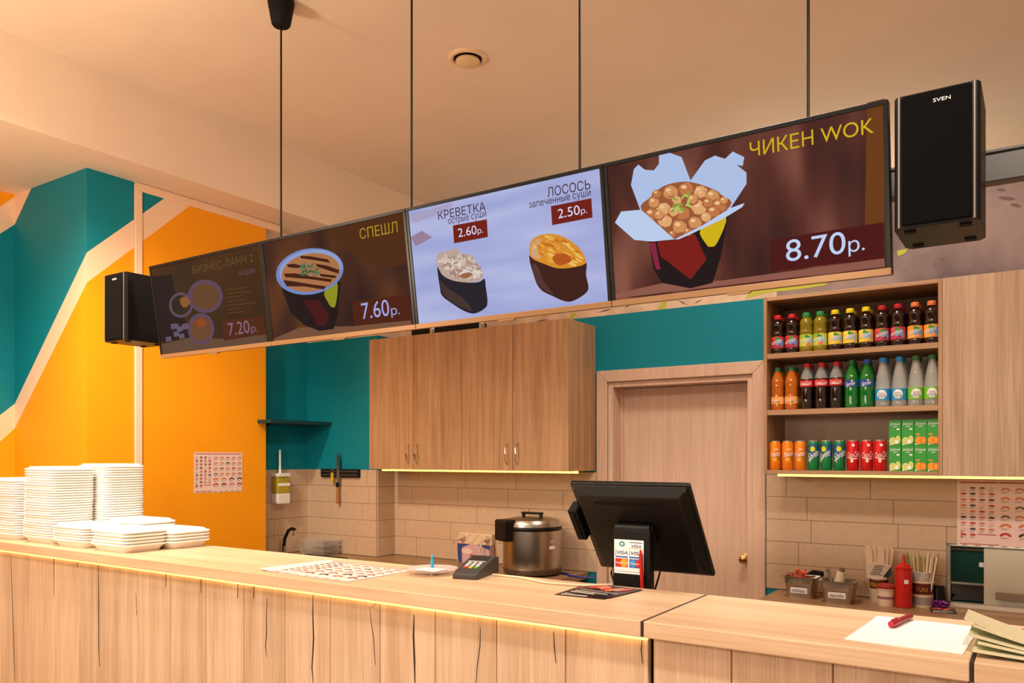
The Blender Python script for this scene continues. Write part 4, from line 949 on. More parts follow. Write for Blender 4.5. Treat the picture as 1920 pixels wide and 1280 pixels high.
# rice cooker
rcx = onY((998, 1068), 3.86); rk = thing('rice_cooker', (rcx.x, 3.86, ZW), 'large steel rice cooker with black latch and lid handle', 'rice cooker')
r0 = .168
G().lathe([(r0*.86, .0), (r0*.98, .012), (r0, .03), (r0, .04), (r0*.985, .045)], 40).obj('base_ring', mat('dark_steel', (110, 96, 84), .35, .8), rk, smooth=True)
G().lathe([(r0*.985, .042), (r0, .06), (r0*1.01, .15), (r0*1.0, .255)], 40).obj('body', M_STEEL, rk, smooth=True)
G().lathe([(r0*1.01, .253), (r0*1.015, .258), (r0*1.015, .272), (r0*1.0, .276)], 40).obj('seal_band', M_BLACK, rk, smooth=True)
lid = G().lathe([(r0*1.0, .274), (r0*.98, .295), (r0*.90, .312), (r0*.6, .322), (0, .325)], 40).obj('lid', M_STEEL, rk, smooth=True)
G().box(-.07, .07, -.012, .012, .338, .352).box(-.066, -.05, -.01, .01, .318, .34).box(.05, .066, -.01, .01, .318, .34).obj('lid_handle', M_BLACK, lid, bevel=.005)
lt = G().box(-.062, .062, -r0-.045, -r0+.04, .195, .315).obj('latch_box', M_BLACK, rk, bevel=.012, seg=3)
lt.rotation_euler = (0, 0, -math.radians(28))
st = G()
for k in range(6):
    pass
def cook_patch(a0, a1, z0, z1, m, name):
    vs = []; n = 5
    for k in range(n+1):
        a = a0+(a1-a0)*k/n; vs += [((r0*1.012)*math.cos(a), r0*1.012*math.sin(a), z0), (r0*1.012*math.cos(a), r0*1.012*math.sin(a), z1)]
    G().add(vs, [(2*k, 2*k+2, 2*k+3, 2*k+1) for k in range(n)]).obj(name, m, rk, recalc=False)
cook_patch(-.42, -.18, .155, .172, M_PAPER, 'sticker'); cook_patch(-.38, -.22, .19, .205, mat('badge', (206, 200, 192), .3, .5), 'badge')
tag(G().tube([(0, 0, .006), (.05, -.02, .008), (.09, -.06, .006), (.17, -.07, .006), (.24, -.06, .006)], .006, 8).obj('blue_cable', mat('blue_cable', (20, 40, 130), .4), loc=(rcx.x+.15, 3.93, ZW), smooth=True), 'blue cable lying beside the rice cooker', 'cable')
# ================================================================== RIGHT BACK COUNTER
hw_ = thing('serving_hatch', (HX0, YB, HZ0), 'serving hatch with dark green glass and a white shutter', 'hatch'); W_, Hh = HX1-HX0, HZ1-HZ0
M_GLASS = mat('green_glass', (34, 70, 62), .08, 0, .6, coat=.3); M_ALU = mat('aluminium', (196, 196, 180), .3, .8)
G().box(0, W_, .19, .2, 0, Hh).obj('back_pane', M_GLASS, hw_)
G().box(0, .016, -.012, .19, 0, Hh).box(0, W_, -.012, .19, Hh-.008, Hh).box(W_-.016, W_, -.012, .19, 0, Hh).obj('frame', M_ALU, hw_, bevel=.002)
G().box(.016, .145, .03, .036, .0, Hh-.01).obj('glass_pane', M_GLASS, hw_)
G().box(.016, .145, .016, .03, Hh*.30, Hh*.335).obj('chrome_rail', M_CHROME, hw_, bevel=.002)
G().box(.016, .145, .018, .03, Hh*.9, Hh*.93).obj('chrome_rail', M_CHROME, hw_, bevel=.002)
G().box(.016, .145, .02, .03, .002, Hh*.29).obj('lower_panel', mat('black_glass', (14, 20, 18), .1), hw_, bevel=.002)
G().box(.145, W_-.016, -.004, .012, .0, Hh-.01).obj('shutter', mat('white_shutter', (216, 214, 200), .4), hw_, bevel=.002)
g = G().box(.125, .143, .0295-.001, .0299, Hh*.62, Hh*.70); g.obj('tag_plate', M_PAPER, hw_)
G().box(.19, W_-.02, -.04, -.006, .03, .058).obj('shutter_handle', mat('grey_bar', (140, 124, 112), .5), hw_, bevel=.003)
tag(G().box(-.39, .33, -.055, .004, 0, .017).obj('hatch_sill', mat('pale_sill', (214, 202, 184), .35), loc=(0.045, YB-.01, ZW), bevel=.002), 'pale stone sill in front of the serving hatch', 'sill')
# steel tins
def tin(px0, px1, word, label, yy):
    c = onZ(((px0+px1)/2, 1118), ZW)
    t = thing('steel_tin', (c.x, yy, ZW), label, 'tin'); W2, D2, Ht = .066, .06, .098
    def ring(w_, d_, z): 
        P = []
        for sx_, sy_ in ((1, 1), (-1, 1), (-1, -1), (1, -1)):
            for k in range(4):
                a = math.atan2(sy_, sx_) - math.pi/4 + k*math.pi/6; rr = .016
                P.append((sx_*(w_-rr)+rr*math.cos(a), sy_*(d_-rr)+rr*math.sin(a), z))
        return P
    rs = [ring(W2*.8, D2*.8, .004), ring(W2*.86, D2*.86, .0), ring(W2, D2, Ht*.72), ring(W2*1.03, D2*1.03, Ht*.74), ring(W2*1.05, D2*1.05, Ht), ring(W2*1.22, D2*1.22, Ht+.002), ring(W2*1.22, D2*1.22, Ht+.005), ring(W2*1.0, D2*1.0, Ht+.004), ring(W2*.92, D2*.92, Ht*.45), ]
    vs = [v_ for r_ in rs for v_ in r_]; n = 16
    fs = [(i*n+k, i*n+(k+1) % n, (i+1)*n+(k+1) % n, (i+1)*n+k) for i in range(1, len(rs)-1) for k in range(n)] + [tuple(range(n, 2*n)), tuple(8*n+k for k in range(n))]
    G().add(vs, fs).obj('pan', M_STEEL, t, smooth=True)
    zc = Ht*.40; yf = -D2*.945-.002
    lb = G().add([(-.038, yf-.001+.004, zc-.014), (.038, yf+.003, zc-.014), (.038, yf-.0015, zc+.014), (-.038, yf-.0015, zc+.014)], [(0, 1, 2, 3)]).obj('sticker', M_PAPER, t, recalc=False)
    g = G(); g_text(g, word, lambda a, b: (-.030+.06*a, yf+.0015-.0045*(.3+.5*b)-.0016, zc-.008+.015*b), 0, 0, .3); g.obj('lettering', M_NAVY, lb, recalc=False)
    return t
t1 = tin(1474, 1535, 'имбирь', 'steel tin labelled with handwriting, holding orange ginger', 3.93)
g = G()
for k in range(42):
    a, r_ = random.uniform(0, 6.28), random.uniform(0, .05); x, y = r_*math.cos(a)-.005, r_*math.sin(a)*.9; z = .085 + .035*(1-r_/.05) + random.uniform(-.01, .01)
    b_ = random.uniform(0, 6.28); g.tube([(x, y, z), (x+.014*math.cos(b_), y+.014*math.sin(b_), z+.008), (x+.026*math.cos(b_+.6), y+.026*math.sin(b_+.6), z)], .0035, 5)
g.lathe([(.05, .05), (.046, .085), (.02, .10), (0, .104)], 12)
gi = g.obj('ginger', mat('pickled_ginger', (214, 96, 60), .5), loc=t1.location, smooth=True); gi['kind'] = 'stuff'; gi['label'] = 'heap of orange shredded ginger in the first steel tin'; gi['category'] = 'ginger'
tg = thing('serving_tongs', t1.location + Vector((.052, -.01, .10)), 'short steel tongs resting in the ginger tin', 'tongs')
for sgn in (-1, 1): G().prism([(-.02, 0), (.05, .006), (.05, .03), (.0, .034), (-.03, .012)], sgn*.010-.0012, sgn*.010+.0012, lambda a, b, h: (a, h, b)).obj('tong_arm', M_CHROME, tg)
G().box(.046, .052, -.0112, .0112, .008, .03).obj('tong_bridge', M_CHROME, tg)
t2 = tin(1553, 1624, 'васаби', 'steel tin labelled with handwriting, holding a cream squeeze tube', 3.885)
sq = thing('squeeze_tube', t2.location + Vector((-.004, .005, .045)), 'cream squeeze tube standing in the second steel tin', 'tube')
G().tube([(0, 0, 0), (.004, 0, .05), (.012, .0, .095)], .022, 12, taper=[.022, .023, .019]).obj('tube_body', mat('cream_tube', (214, 196, 160), .45), sq, smooth=True)
G().tube([(.012, 0, .094), (.016, 0, .112)], .0125, 12).obj('tube_cap', mat('brown_cap', (110, 90, 70), .5), sq, smooth=True)
wb = G().lathe([(0, .02), (.05, .045), (.035, .06), (0, .066)], 14).obj('wasabi', mat('wasabi', (120, 132, 70), .6), loc=t2.location, smooth=True); tag(wb, 'green wasabi paste in the second steel tin', 'wasabi')
sp_ = tag(G().tube([(0, 0, 0), (-.02, .005, .05), (-.03, .005, .085)], .006, 8).lathe([(0, -.008), (.014, 0), (0, .01)], 10, (-.032, .005, .09)).obj('spoon', M_STEEL, loc=t2.location + Vector((-.024, .015, .05)), smooth=True), 'small steel spoon beside the cream squeeze tube', 'spoon')
# tubs and bundles
def tub(px, yy, r, h, label, rows):
    c = onZ((px, 1130), ZW); x = onY((px, 1120), yy).x
    t = thing('plastic_tub', (x, yy, ZW), label, 'tub')
    b = G().lathe([(r*.86, 0), (r*.88, .003), (r*.98, h*.94), (r*1.04, h*.95), (r*1.04, h), (r*.96, h), (r*.86, h*.2), (0, h*.19)], 24).obj('tub_body', mat('tub_cream', (230, 206, 180), .45), t, smooth=True)
    for z0, z1, m in rows:
        G().lathe([(r*(.88+.10*z0)+.0008, h*z0), (r*(.88+.10*z1)+.0008, h*z1)], 24).obj('print_band', m, b, smooth=True)
    return t
M_BAND = mat('dark_red_band', (90, 26, 20), .5); M_YB = mat('yellow_band', (190, 140, 30), .5); M_GB = mat('grey_band', (150, 140, 132), .6)
u1 = tub(1648, 4.005, .043, .115, 'tub holding wrapped napkins behind the small cup', [(.55, .9, M_BAND), (.62, .8, M_YB)])
u2 = tub(1729, 3.985, .048, .115, 'tub holding chopsticks behind the red bottle', [(.5, .92, M_BAND), (.1, .4, M_GB)])
g = G(); g_text(g, 'ТUМ', lambda a, b: (.0487*math.cos(-2.0+1.0*a), .0487*math.sin(-2.0+1.0*a), .072+.018*b), 0, .02); g.obj('lettering', M_YB, u2, recalc=False)
u3 = tub(1661, 3.915, .037, .078, 'small cream cup with red lid beside the red bottle', [(.42, .55, mat('mauve_band', (140, 90, 110), .6))])
G().lathe([(.039, .078), (.040, .088), (.030, .096), (.012, .100), (0, .101)], 22).obj('cup_lid', mat('maroon_lid', (150, 40, 40), .4), u3, smooth=True)
g = G()
g.lathe([(.0375*.96, .055), (.0375*.97, .068)], 20); 
# wrapped napkin pack: a fan of paper sleeves
npk = thing('napkin_pack', u1.location + Vector((.002, 0, .03)), 'cream paper sleeves bundled upright in a tub', 'napkin pack')
for k in range(6):
    x = -.045 + .018*k
    pts = [(x*.55-.012, 0), (x*.55+.012, 0), (x+.016, .21), (x+.010, .226), (x, .231), (x-.010, .226), (x-.016, .21)]
    yy = -.014 + .008*(k % 3)
    G().prism(pts, yy-.004, yy+.004, lambda a, b, h: (a, h, b)).obj('paper_sleeve', mat('sleeve_cream', (222, 198, 170), .8), npk, bevel=.001)
G().prism([(-.05, .075), (.035, .075), (.056, .14), (.02, .155), (-.055, .15)], -.0335, -.0195, lambda a, b, h: (a, h, b)).obj('front_wrap', mat('wrap_print', (206, 186, 164), .8), npk, bevel=.003)
g = G()
for k in range(6): g.box(-.035+.004*k, .005+.004*k if k % 2 else .018, -.0342, -.0336, .096+.008*k, .099+.008*k)
g.flat([(.02, -.034, .09), (.055, -.034, .14), (.055, -.034, .10), (.035, -.034, .085)]); g.obj('wrap_lines', M_INK, npk, recalc=False)
chb = thing('chopstick_bundle', u2.location + Vector((0, 0, .03)), 'bundle of patterned chopstick wrappers fanned in a tub', 'chopsticks')
M_CH = [mat('chop_a', (214, 200, 150), .7, noise=.3, nscale=60), mat('chop_b', (150, 156, 84), .7, noise=.4, nscale=70), mat('chop_c', (196, 150, 104), .7), mat('chop_d', (232, 216, 190), .7)]
stick = [G().box(-.0032, .0032, -.002, .002, 0, .20).mesh('chopstick', m) for m in M_CH]
for k in range(34):
    f = (k % 17)/16 - .5; row = k//17
    o = D.objects.new('chopstick', stick[random.randrange(4)]); COL.objects.link(o); o.parent = chb
    o.location = (f*.058, -.018+.03*row, 0); o.rotation_euler = (random.uniform(-.05, .05)-.04*(1-2*row)*-1, f*.38+random.uniform(-.03, .03), random.uniform(-.3, .3)); o.scale = (1, 1, random.uniform(.93, 1.06))
G().lathe([(.036, .07), (.044, .12), (.0445, .125)], 20).obj('wrapper', mat('white_wrap', (206, 196, 186), .6, noise=.25, nscale=90), chb, smooth=True)
# red squeeze bottle
rbx = onY((1694, 1120), 3.915).x
rb_ = thing('sauce_bottle', (rbx, 3.915, ZW), 'red plastic sauce squeeze bottle with pointed nozzle', 'bottle')
G().lathe([(.032, 0), (.035, .003), (.0355, .02), (.0355, .165), (.034, .172)], 24).obj('bottle_body', M_RED, rb_, smooth=True)
cp = G().lathe([(.0365, .170), (.0365, .178), (.028, .182), (.025, .190), (.012, .196)], 24).obj('cap', M_RED, rb_, smooth=True)
G().lathe([(.011, .195), (.008, .205), (.004, .226), (.0035, .232), (0, .232)], 14).obj('nozzle', M_RED, cp, smooth=True)
G().add(*(lambda gg: (gg.v, gg.f))(G())).v
vs = []
for k in range(5):
    a = -1.35+.5*k/4; vs += [(.0361*math.cos(a), .0361*math.sin(a), .108), (.0361*math.cos(a), .0361*math.sin(a), .126)]
G().add(vs, [(2*k, 2*k+2, 2*k+3, 2*k+1) for k in range(4)]).obj('sticker', M_PAPER, rb_, recalc=False)
# dark card box, purple bow, flyer
cb = onY((1757, 1110), 4.05)
t = thing('card_holder', (cb.x, 4.045, ZW+.012), 'dark upright card holder by the hatch frame', 'card holder')
G().prism([(-.036, 0), (.036, 0), (.030, .078), (-.030, .078)], -.006, .006, lambda a, b, h: (a, h, b)).obj('plate', M_BLACK, t, bevel=.002)
G().box(-.004, .004, -.0068, -.0062, .01, .07).box(-.02, -.012, -.0068, -.0062, .02, .06).obj('print', M_GREYM, t)
pb = onZ((1768, 1128), ZW)
t = thing('ribbon_bow', (pb.x+.0, 3.985, ZW), 'crumpled purple ribbon bow beside the flyer', 'bow')
for k in range(9):
    a = k*.7; G().tube([(0, 0, .012), (.02*math.cos(a), .015*math.sin(a), .03), (.042*math.cos(a), .026*math.sin(a), .022), (.03*math.cos(a+.3), .02*math.sin(a+.3), .008), (0, 0, .01)], .005, 6).obj('ribbon_loop', mat('purple_ribbon', (110, 20, 120), .4), t, smooth=True)
def flyer(name, c, wf, hf, rz, label, z0, seed):
    t = thing(name, (c[0], c[1], z0), label, 'flyer', None, (0, 0, rz))
    G().box(-wf/2, wf/2, -hf/2, hf/2, 0, .0012).obj('sheet', mat('flyer_dark', (44, 30, 30), .35), t)
    g = G(); rnd = random.Random(seed)
    for k in range(7): 
        x = -wf*.35+wf*.11*k; g.flat([(x+wf*.085*math.cos(q*.785), hf*.18+hf*.10*math.sin(k*1.3)+hf*.16*math.sin(q*.785), .0016+.0001*k) for q in range(8)], k % 3)
    g.box(-wf*.42, wf*.3, -hf*.30, -hf*.26, .0013, .0016, 3).box(-wf*.42, wf*.1, -hf*.42, -hf*.37, .0013, .0016, 3).box(-wf*.42, wf*.42, -hf*.14, -hf*.12, .0013, .0016, 3)
    g.obj('flyer_print', [mat('fly_red', (186, 50, 50), .4), mat('fly_orange', (220, 120, 70), .4), mat('fly_rose', (206, 130, 120), .4), mat('fly_white', (220, 214, 206), .4)], t, recalc=False)
    return t
fc = onZ((1772, 1138), ZW); flyer('flyer', (fc.x, 3.925), .10, .14, .15, 'dark food flyer lying on the back worktop by the purple bow', ZW, 3)
# ================================================================== ON THE BAR
# foam boxes
def foam_mesh(top):
    def ring(wx, wy, z, r=.03):
        P = []
        for sx_, sy_ in ((1, 1), (-1, 1), (-1, -1), (1, -1)):
            for k in range(4):
                a = math.atan2(sy_, sx_) - math.pi/4 + k*math.pi/6; P.append((sx_*(wx-r)+r*math.cos(a), sy_*(wy-r)+r*math.sin(a), z))
        return P
    rs = [ring(.103, .076, 0, .022), ring(.112, .084, .012), ring(.120, .091, .022), ring(.128, .0945, .024), ring(.130, .096, .027), ring(.128, .0945, .031)]
    if top: rs += [ring(.118, .086, .033), ring(.110, .078, .040, .022)]
    else: rs += [ring(.118, .085, .031)]
    n = 16; vs = [v_ for r_ in rs for v_ in r_]
    fs = [(i*n+k, i*n+(k+1) % n, (i+1)*n+(k+1) % n, (i+1)*n+k) for i in range(len(rs)-1) for k in range(n)] + [tuple(reversed(range(n))), tuple((len(rs)-1)*n+k for k in range(n))]
    return G().add(vs, fs).mesh('foam_box', M_FOAM, smooth=True)
FB, FT = foam_mesh(False), foam_mesh(True)
lab_st = {'A': 'white foam box in the shortest of three tall stacks', 'B': 'white foam box in the tall stack at the bar edge', 'C': 'white foam box in the tallest stack', 'D': 'white foam box in the low stack before the tallest stack', 'E': 'white foam box in the low stack at the bar edge', 'F': 'white foam box in the low stack beside the tallest stack', 'G': 'white foam box in the low stack nearest the orange menu wall'}
PITCH = .0108
ONES = 'zeroth first second third fourth fifth sixth seventh eighth ninth tenth eleventh twelfth thirteenth fourteenth fifteenth sixteenth seventeenth eighteenth nineteenth twentieth'.split()
def nth(i): return ONES[i] if i <= 20 else 'twenty-' + ONES[i-20]
for k, (x, y, n, dz) in dict(A=(-3.925, 1.822, 23, PITCH), B=(-3.625, 1.825, 28, PITCH), C=(-3.555, 2.025, 29, PITCH), D=(-3.355, 1.818, 6, PITCH), E=(-3.065, 1.822, 5, .0128), F=(-3.305, 2.022, 6, .0128), G=(-3.040, 2.005, 4, .0128)).items():
    for i in range(n):
        o = D.objects.new('foam_box', FT if i == n-1 else FB); COL.objects.link(o)
        o.location = (x+random.uniform(-.002, .002) + (.0006*i if k == 'B' else 0), y+random.uniform(-.0015, .0015), ZC+dz*i); o.rotation_euler = (0, 0, random.uniform(-.012, .012))
        tag(o, lab_st[k].replace('white foam box in', 'white foam box, ' + ('topmost' if i == n-1 else 'lowest' if i == 0 else nth(i+1) + ' from below') + ' in'), 'food box', 'foam boxes, stack ' + 'first second third fourth fifth sixth seventh'.split()['ABCDEFG'.index(k)])
# printed menu sheets (A3)
M_MP = [mat('mp_red', (190, 60, 60), .5), mat('mp_orange', (214, 130, 80), .5), mat('mp_olive', (110, 96, 60), .5), mat('mp_dark', (80, 56, 60), .5), mat('mp_pale', (232, 196, 180), .5)]
def menu_print():
    g = G(); rnd = random.Random(5); e = .0006
    W3, H3 = .42, .297
    def R_(x0, x1, y0, y1, mi): g.add([(x0, y0, e), (x1, y0, e), (x1, y1, e), (x0, y1, e)], [(0, 1, 2, 3)], mi)
    R_(-.2, -.055, .134, .139, 0); R_(-.05, .2, .134, .139, 0); R_(-.2, -.05, -.138, -.135, 0); R_(-.13, -.06, -.095, -.091, 0)
    def fan(cx_, cy_, r, mi):
        n = 8; P = [(cx_+r*math.cos(math.pi*k/n), cy_+r*.75*math.sin(math.pi*k/n), e) for k in range(n+1)] + [(cx_+r*.5*math.cos(math.pi*k/n), cy_+r*.3*math.sin(math.pi*k/n), e) for k in range(n, -1, -1)]
        g.add(P, [(k, k+1, 2*n-k, 2*n+1-k) for k in range(n)], mi)
    for r_ in range(9):
        for c in range(4):
            x, y = -.185+.036*c, .112-.026*r_
            if r_ == 8 and c > 1: continue
            g.flat([(x+.013*math.cos(q*1.05), y+.0055*math.sin(q*1.05), e) for q in range(6)], rnd.choice((0, 1, 2, 3, 4))); R_(x-.012, x+.008, y-.011, y-.0095, 3); R_(x-.012, x+.002, y-.0145, y-.0135, 3)
    for r_ in range(6):
        nc = 5 if r_ < 4 else 4
        for c in range(nc):
            x, y = -.025+.21*c/(nc-1), .102-.04*r_
            fan(x, y, .018 if nc == 5 else .023, rnd.choice((0, 1, 1, 2, 3))); R_(x-.018, x+.012, y-.007, y-.0055, 3); R_(x-.018, x+.004, y-.011, y-.010, 3)
    for c in range(8): R_(-.19+.05*c, -.17+.05*c, -.144, -.141, 3)
    R_(-.195, -.19, -.115, -.08, 1)
    return g.mesh('menu_print', M_MP, recalc=False)
MENUP = menu_print()
def menu_sheet(loc, rot, label, curl=0):
    t = thing('menu_sheet', loc, label, 'menu', None, rot)
    n = 8; vs = []; 
    for j in range(2):
        for i in range(n+1):
            x = -.21+.42*i/n; u = max(0, (-.12 - x)/.09); vs.append((x, -.1485+.297*j, curl*u*u*(1-j*.6)))
    b = len(vs); vs += [(x, y, z-.0006) for x, y, z in vs]
    fs = [(i, i+1, n+2+i, n+1+i) for i in range(n)] + [(b+i, b+n+1+i, b+n+2+i, b+i+1) for i in range(n)]
    G().add(vs, fs).obj('sheet', M_PINK, t, recalc=False)
    o = D.objects.new('menu_print', MENUP); COL.objects.link(o); o.parent = t; o['kind'] = 'stuff'
    if curl: o.location = (0, 0, .0008); o.scale = (.93, 1, 1); 
    return t
pm = onX((410, 885), XD+.003)
menu_sheet((XD+.0035, pm.y, pm.z), (math.pi/2, 0, math.pi/2), 'printed menu sheet taped to the orange sliding door').scale = (.83, .83, 1)
menu_sheet((-.32+.21, YB-.0095, 1.347), (math.pi/2, 0, 0), 'printed menu sheet on the tiles above the serving hatch')
mc = onZ((625, 1071), ZC)
menu_sheet((-1.935, 1.868, ZC+.0012), (0, 0, math.radians(-1.5)), 'printed menu sheet lying on the bar, one corner curling', .006)
# acrylic coin dish
cdp = onZ((808, 1075), ZC)
t = thing('coin_dish', (-1.63, 1.985, ZC), 'clear acrylic coin dish with a paper card inside', 'dish')
M_ACR = mat('acrylic', (226, 208, 206), .08, 0, .5, alpha=.45)
G().lathe([(.03, .006), (.07, .009), (.085, .016), (.086, .018), (.07, .012), (.0, .009)], 28).obj('plate', M_ACR, t, smooth=True)
G().box(-.045, .04, -.035, .035, .0125, .0135).obj('card', mat('pale_card', (232, 220, 226), .5), t)
for a in (0.6, 2.2, 3.9, 5.4): G().lathe([(.005, 0), (.005, .008)], 8, (.05*math.cos(a), .05*math.sin(a), 0)).obj('foot', M_ACR, t)
pz = onZ((820, 1064), ZC+.0135)
t = thing('toy_figure', (-1.655, 2.02, ZC+.0135), 'tiny bright blue figure standing on the coin dish', 'figure')
G().lathe([(.006, 0), (.006, .004), (.0035, .006), (.006, .014), (.0065, .022), (.004, .026), (.005, .032), (.0045, .037), (.002, .042), (0, .043)], 10).obj('figure_body', mat('cyan_plastic', (20, 160, 206), .35), t, smooth=True)
# card terminal
tc_ = thing('card_terminal', (-1.468, 1.945, ZC), 'dark grey card payment terminal with coloured keys', 'card terminal', None, (0, 0, math.radians(13)))
M_TERM = mat('terminal_grey', (58, 56, 56), .45)
G().prism([(0, 0), (.012, -.0), (.185, 0), (.185, .050), (.150, .056), (.02, .024), (.0, .016)], -.041, .041, lambda a, b, h: (h, a, b)).obj('body', M_TERM, tc_, bevel=.004)
sl = math.atan2(.032, .13)
def on_top(u, v_, e=.0006): return (v_, .02+u*math.cos(sl)-e*math.sin(sl), .024+u*math.sin(sl)+e)
def tq(u0, u1, v0, v1, e, name, m, par=tc_):
    g = G(); g.hexa([on_top(u0, v0, 0), on_top(u0, v1, 0), on_top(u1, v1, 0), on_top(u1, v0, 0)], [on_top(u0, v0, e), on_top(u0, v1, e), on_top(u1, v1, e), on_top(u1, v0, e)]); return g.obj(name, m, par)
scn = tq(.085, .127, -.032, .032, .0008, 'display', mat('lcd', (30, 34, 36), .2))
g = G(); g_text(g, '12 04 87', lambda a, b: on_top(.100+.010*b, -.024+.048*a, .0012), 0, .02); 
for r_ in range(4):
    for c in range(3): tq(.022+.0135*r_, .031+.0135*r_, -.024+.018*c, -.012+.018*c, .002, 'key', mat('key_grey', (196, 192, 188), .5) if r_ else mat(('key_red', 'key_yellow', 'key_green')[c], ((200, 50, 40), (220, 180, 40), (60, 170, 60))[c], .5))
tq(.081, .083, -.03, .03, .0008, 'trim_line', M_WHITE)
tag(G().tube([(0, 0, .004), (.10, .0, .004), (.22, -.045, .004), (.34, -.03, .004), (.40, .03, .004)], .0035, 8).obj('white_cable', M_SOCK, loc=(-1.44, 2.055, ZC), smooth=True), 'pale cable running along the back edge of the bar', 'cable')
# flyers on the bar
flyer('flyer', (-1.035, 1.965), .148, .19, .06, 'dark flyer with red sushi picture lying on the bar, under another', ZC, 1)
flyer('flyer', (-1.015, 1.985), .148, .17, -.12, 'dark flyer with red sushi picture lying on the bar, on top of another', ZC+.0024, 2)
# paper, pen, leaflets
t = thing('paper_sheet', (-.225, 1.882, ZC), 'blank white paper sheets lying on the bar', 'paper', None, (0, 0, math.radians(-3)))
for k in range(3): G().box(-.105, .105, -.147, .147, .0006*k, .0006*k+.0005).obj('sheet', M_PAPER, t).rotation_euler = (0, 0, (.0, .012, -.01)[k])
pn = thing('ballpoint_pen', (-.275, 1.90, ZC+.0022), 'red marker lying on the white paper', 'pen', None, (0, 0, math.radians(80)))
g = G().lathe([(.0, 0), (.0065, .001), (.0075, .004), (.0075, .05), (.0065, .055)], 14).xf(Matrix.Translation((0, 0, .008)) @ Matrix.Rotation(math.pi/2, 4, 'Y')); g.obj('cap', mat('pen_red', (176, 30, 54), .35), pn, smooth=True)
G().lathe([(.0065, .052), (.0065, .13), (.004, .137), (0, .138)], 14).xf(Matrix.Translation((0, 0, .008)) @ Matrix.Rotation(math.pi/2, 4, 'Y')).obj('barrel', mat('pen_crimson', (150, 24, 50), .35), pn, smooth=True)
G().box(.005, .042, -.0015, .0015, .0155, .018).obj('clip', mat('pen_red', (176, 30, 54), .35), pn)
M_LG = mat('leaflet_green', (120, 160, 50), .5); M_LI = mat('leaflet_pale', (214, 206, 170), .6)
for k in range(5):
    n = 10; L = .21; vs = []; lift = .0034*k; up = (.006, .015, .022, .034, .040)[k]
    for j in range(2):
        for i in range(n+1):
            u = i/n; x = -.0 + L*u; z = .004 + lift + up*max(0, 1-u/.6)**1.25 + .006*max(0, u-.7)**1.0
            vs.append((x - .015*k*(1-u)*.3 + .012*(k % 2), -.065+.11*j + .017*k, z))
    b = len(vs); vs += [(x, y, z+.0022) for x, y, z in vs]
    fs = [(i, n+1+i, n+2+i, i+1) for i in range(n)]; ft = [(b+i, b+i+1, b+n+2+i, b+n+1+i) for i in range(n)]
    sd_ = [(i, i+1, b+i+1, b+i) for i in range(n)] + [(n+1+i, b+n+1+i, b+n+2+i, n+2+i) for i in range(n)] + [(0, b, b+n+1, n+1), (n, 2*n+1, b+2*n+1, b+n)]
    t = thing('leaflet', (-.110, 1.785, ZC), ('lowest', 'second lowest', 'middle', 'second highest', 'topmost')[k] + ' folded green leaflet of the curling pile on the bar', 'leaflet', 'green leaflets beside the white paper')
    G().add(vs, ft, 0).add(vs, fs, 1).add(vs, sd_, 2).obj('folded_sheet', [M_LI, M_LG, M_LI], t, recalc=False, smooth=True)
tag(G().box(-.02, .12, -.03, .03, 0, .002).box(-.015, .1, -.025, .02, .002, .004).obj('red_card', mat('card_pink', (206, 80, 90), .5), loc=(-.018, 2.03, ZC)), 'small pink-red card behind the green leaflets', 'card')
# ================================================================== POS TERMINAL
ZDK = 1.02
ish = thing('staff_desk', (-1.9, YK+.004, 0), 'staff-side oak desk below the bar top', 'desk')
G().box(-1.35, 1.2, 0, .36, ZDK-.03, ZDK).obj('board', M_OAKC, ish, bevel=.002)
for x_ in (-1.33, -.1, 1.16): G().box(x_, x_+.02, .02, .34, 0, ZDK-.03).obj('side_panel', M_CAB, ish)
MT0, MT1 = onY((1122, 1062), 2.36), onY((1078, 905), 2.15)
mxc = (onY((1122, 1062), 2.36).x + onY((1330, 1076), 2.36).x + onY((1078, 905), 2.15).x + onY((1300, 908), 2.15).x)/4
zb_ = (onY((1122, 1062), 2.36).z + onY((1330, 1076), 2.36).z)/2; zt2 = (onY((1078, 905), 2.15).z + onY((1300, 908), 2.15).z)/2
ps_ = thing('cash_register', (mxc, 2.26, ZDK), 'black touchscreen till seen from behind with card logos on its stand', 'till')
mw, mh = .385, math.hypot(zt2-zb_, .21); rx = math.atan2(.21, zt2-zb_)
MX = Matrix.Translation((0, 2.36-2.26, zb_-ZDK)) @ Matrix.Rotation(rx, 4, 'X')      # local: x, thickness y (-y = towards guests), z up the panel
hs = G().box(-mw/2, mw/2, -.004, .012, 0, mh).hexa([(-mw/2+.004, -.004, .004), (mw/2-.004, -.004, .004), (mw/2-.004, -.004, mh-.004), (-mw/2+.004, -.004, mh-.004)], [(-mw/2+.03, -.03, .03), (mw/2-.03, -.03, .03), (mw/2-.03, -.03, mh-.03), (-mw/2+.03, -.03, mh-.03)]).xf(MX).obj('monitor_housing', M_BLACK, ps_, bevel=.003)
G().box(-mw/2+.012, mw/2-.012, .012, .0135, .012, mh-.012).xf(MX).obj('touchscreen', mat('dark_screen', (20, 24, 30), .1), ps_)
g = G()
for k in range(34): g.box(-.115+.0066*k, -.1115+.0066*k, -.0312, -.0295, mh-.060, mh-.048)
g.xf(MX).obj('vent_slots', M_BLACKM, ps_)
g = G()
for x_, z_ in ((-mw/2+.012, mh-.012), (mw/2-.012, mh-.012), (mw/2-.012, .012), (0, mh-.022)): g.lathe([(.004, 0), (.003, .002), (0, .002)], 8).v
for x_, z_ in ((-mw/2+.014, mh-.014), (mw/2-.014, mh-.014), (mw/2-.014, .014)): g.box(x_-.003, x_+.003, -.0135, -.004, z_-.003, z_+.003)
g.xf(MX).obj('corner_screw', M_GREYM, ps_)
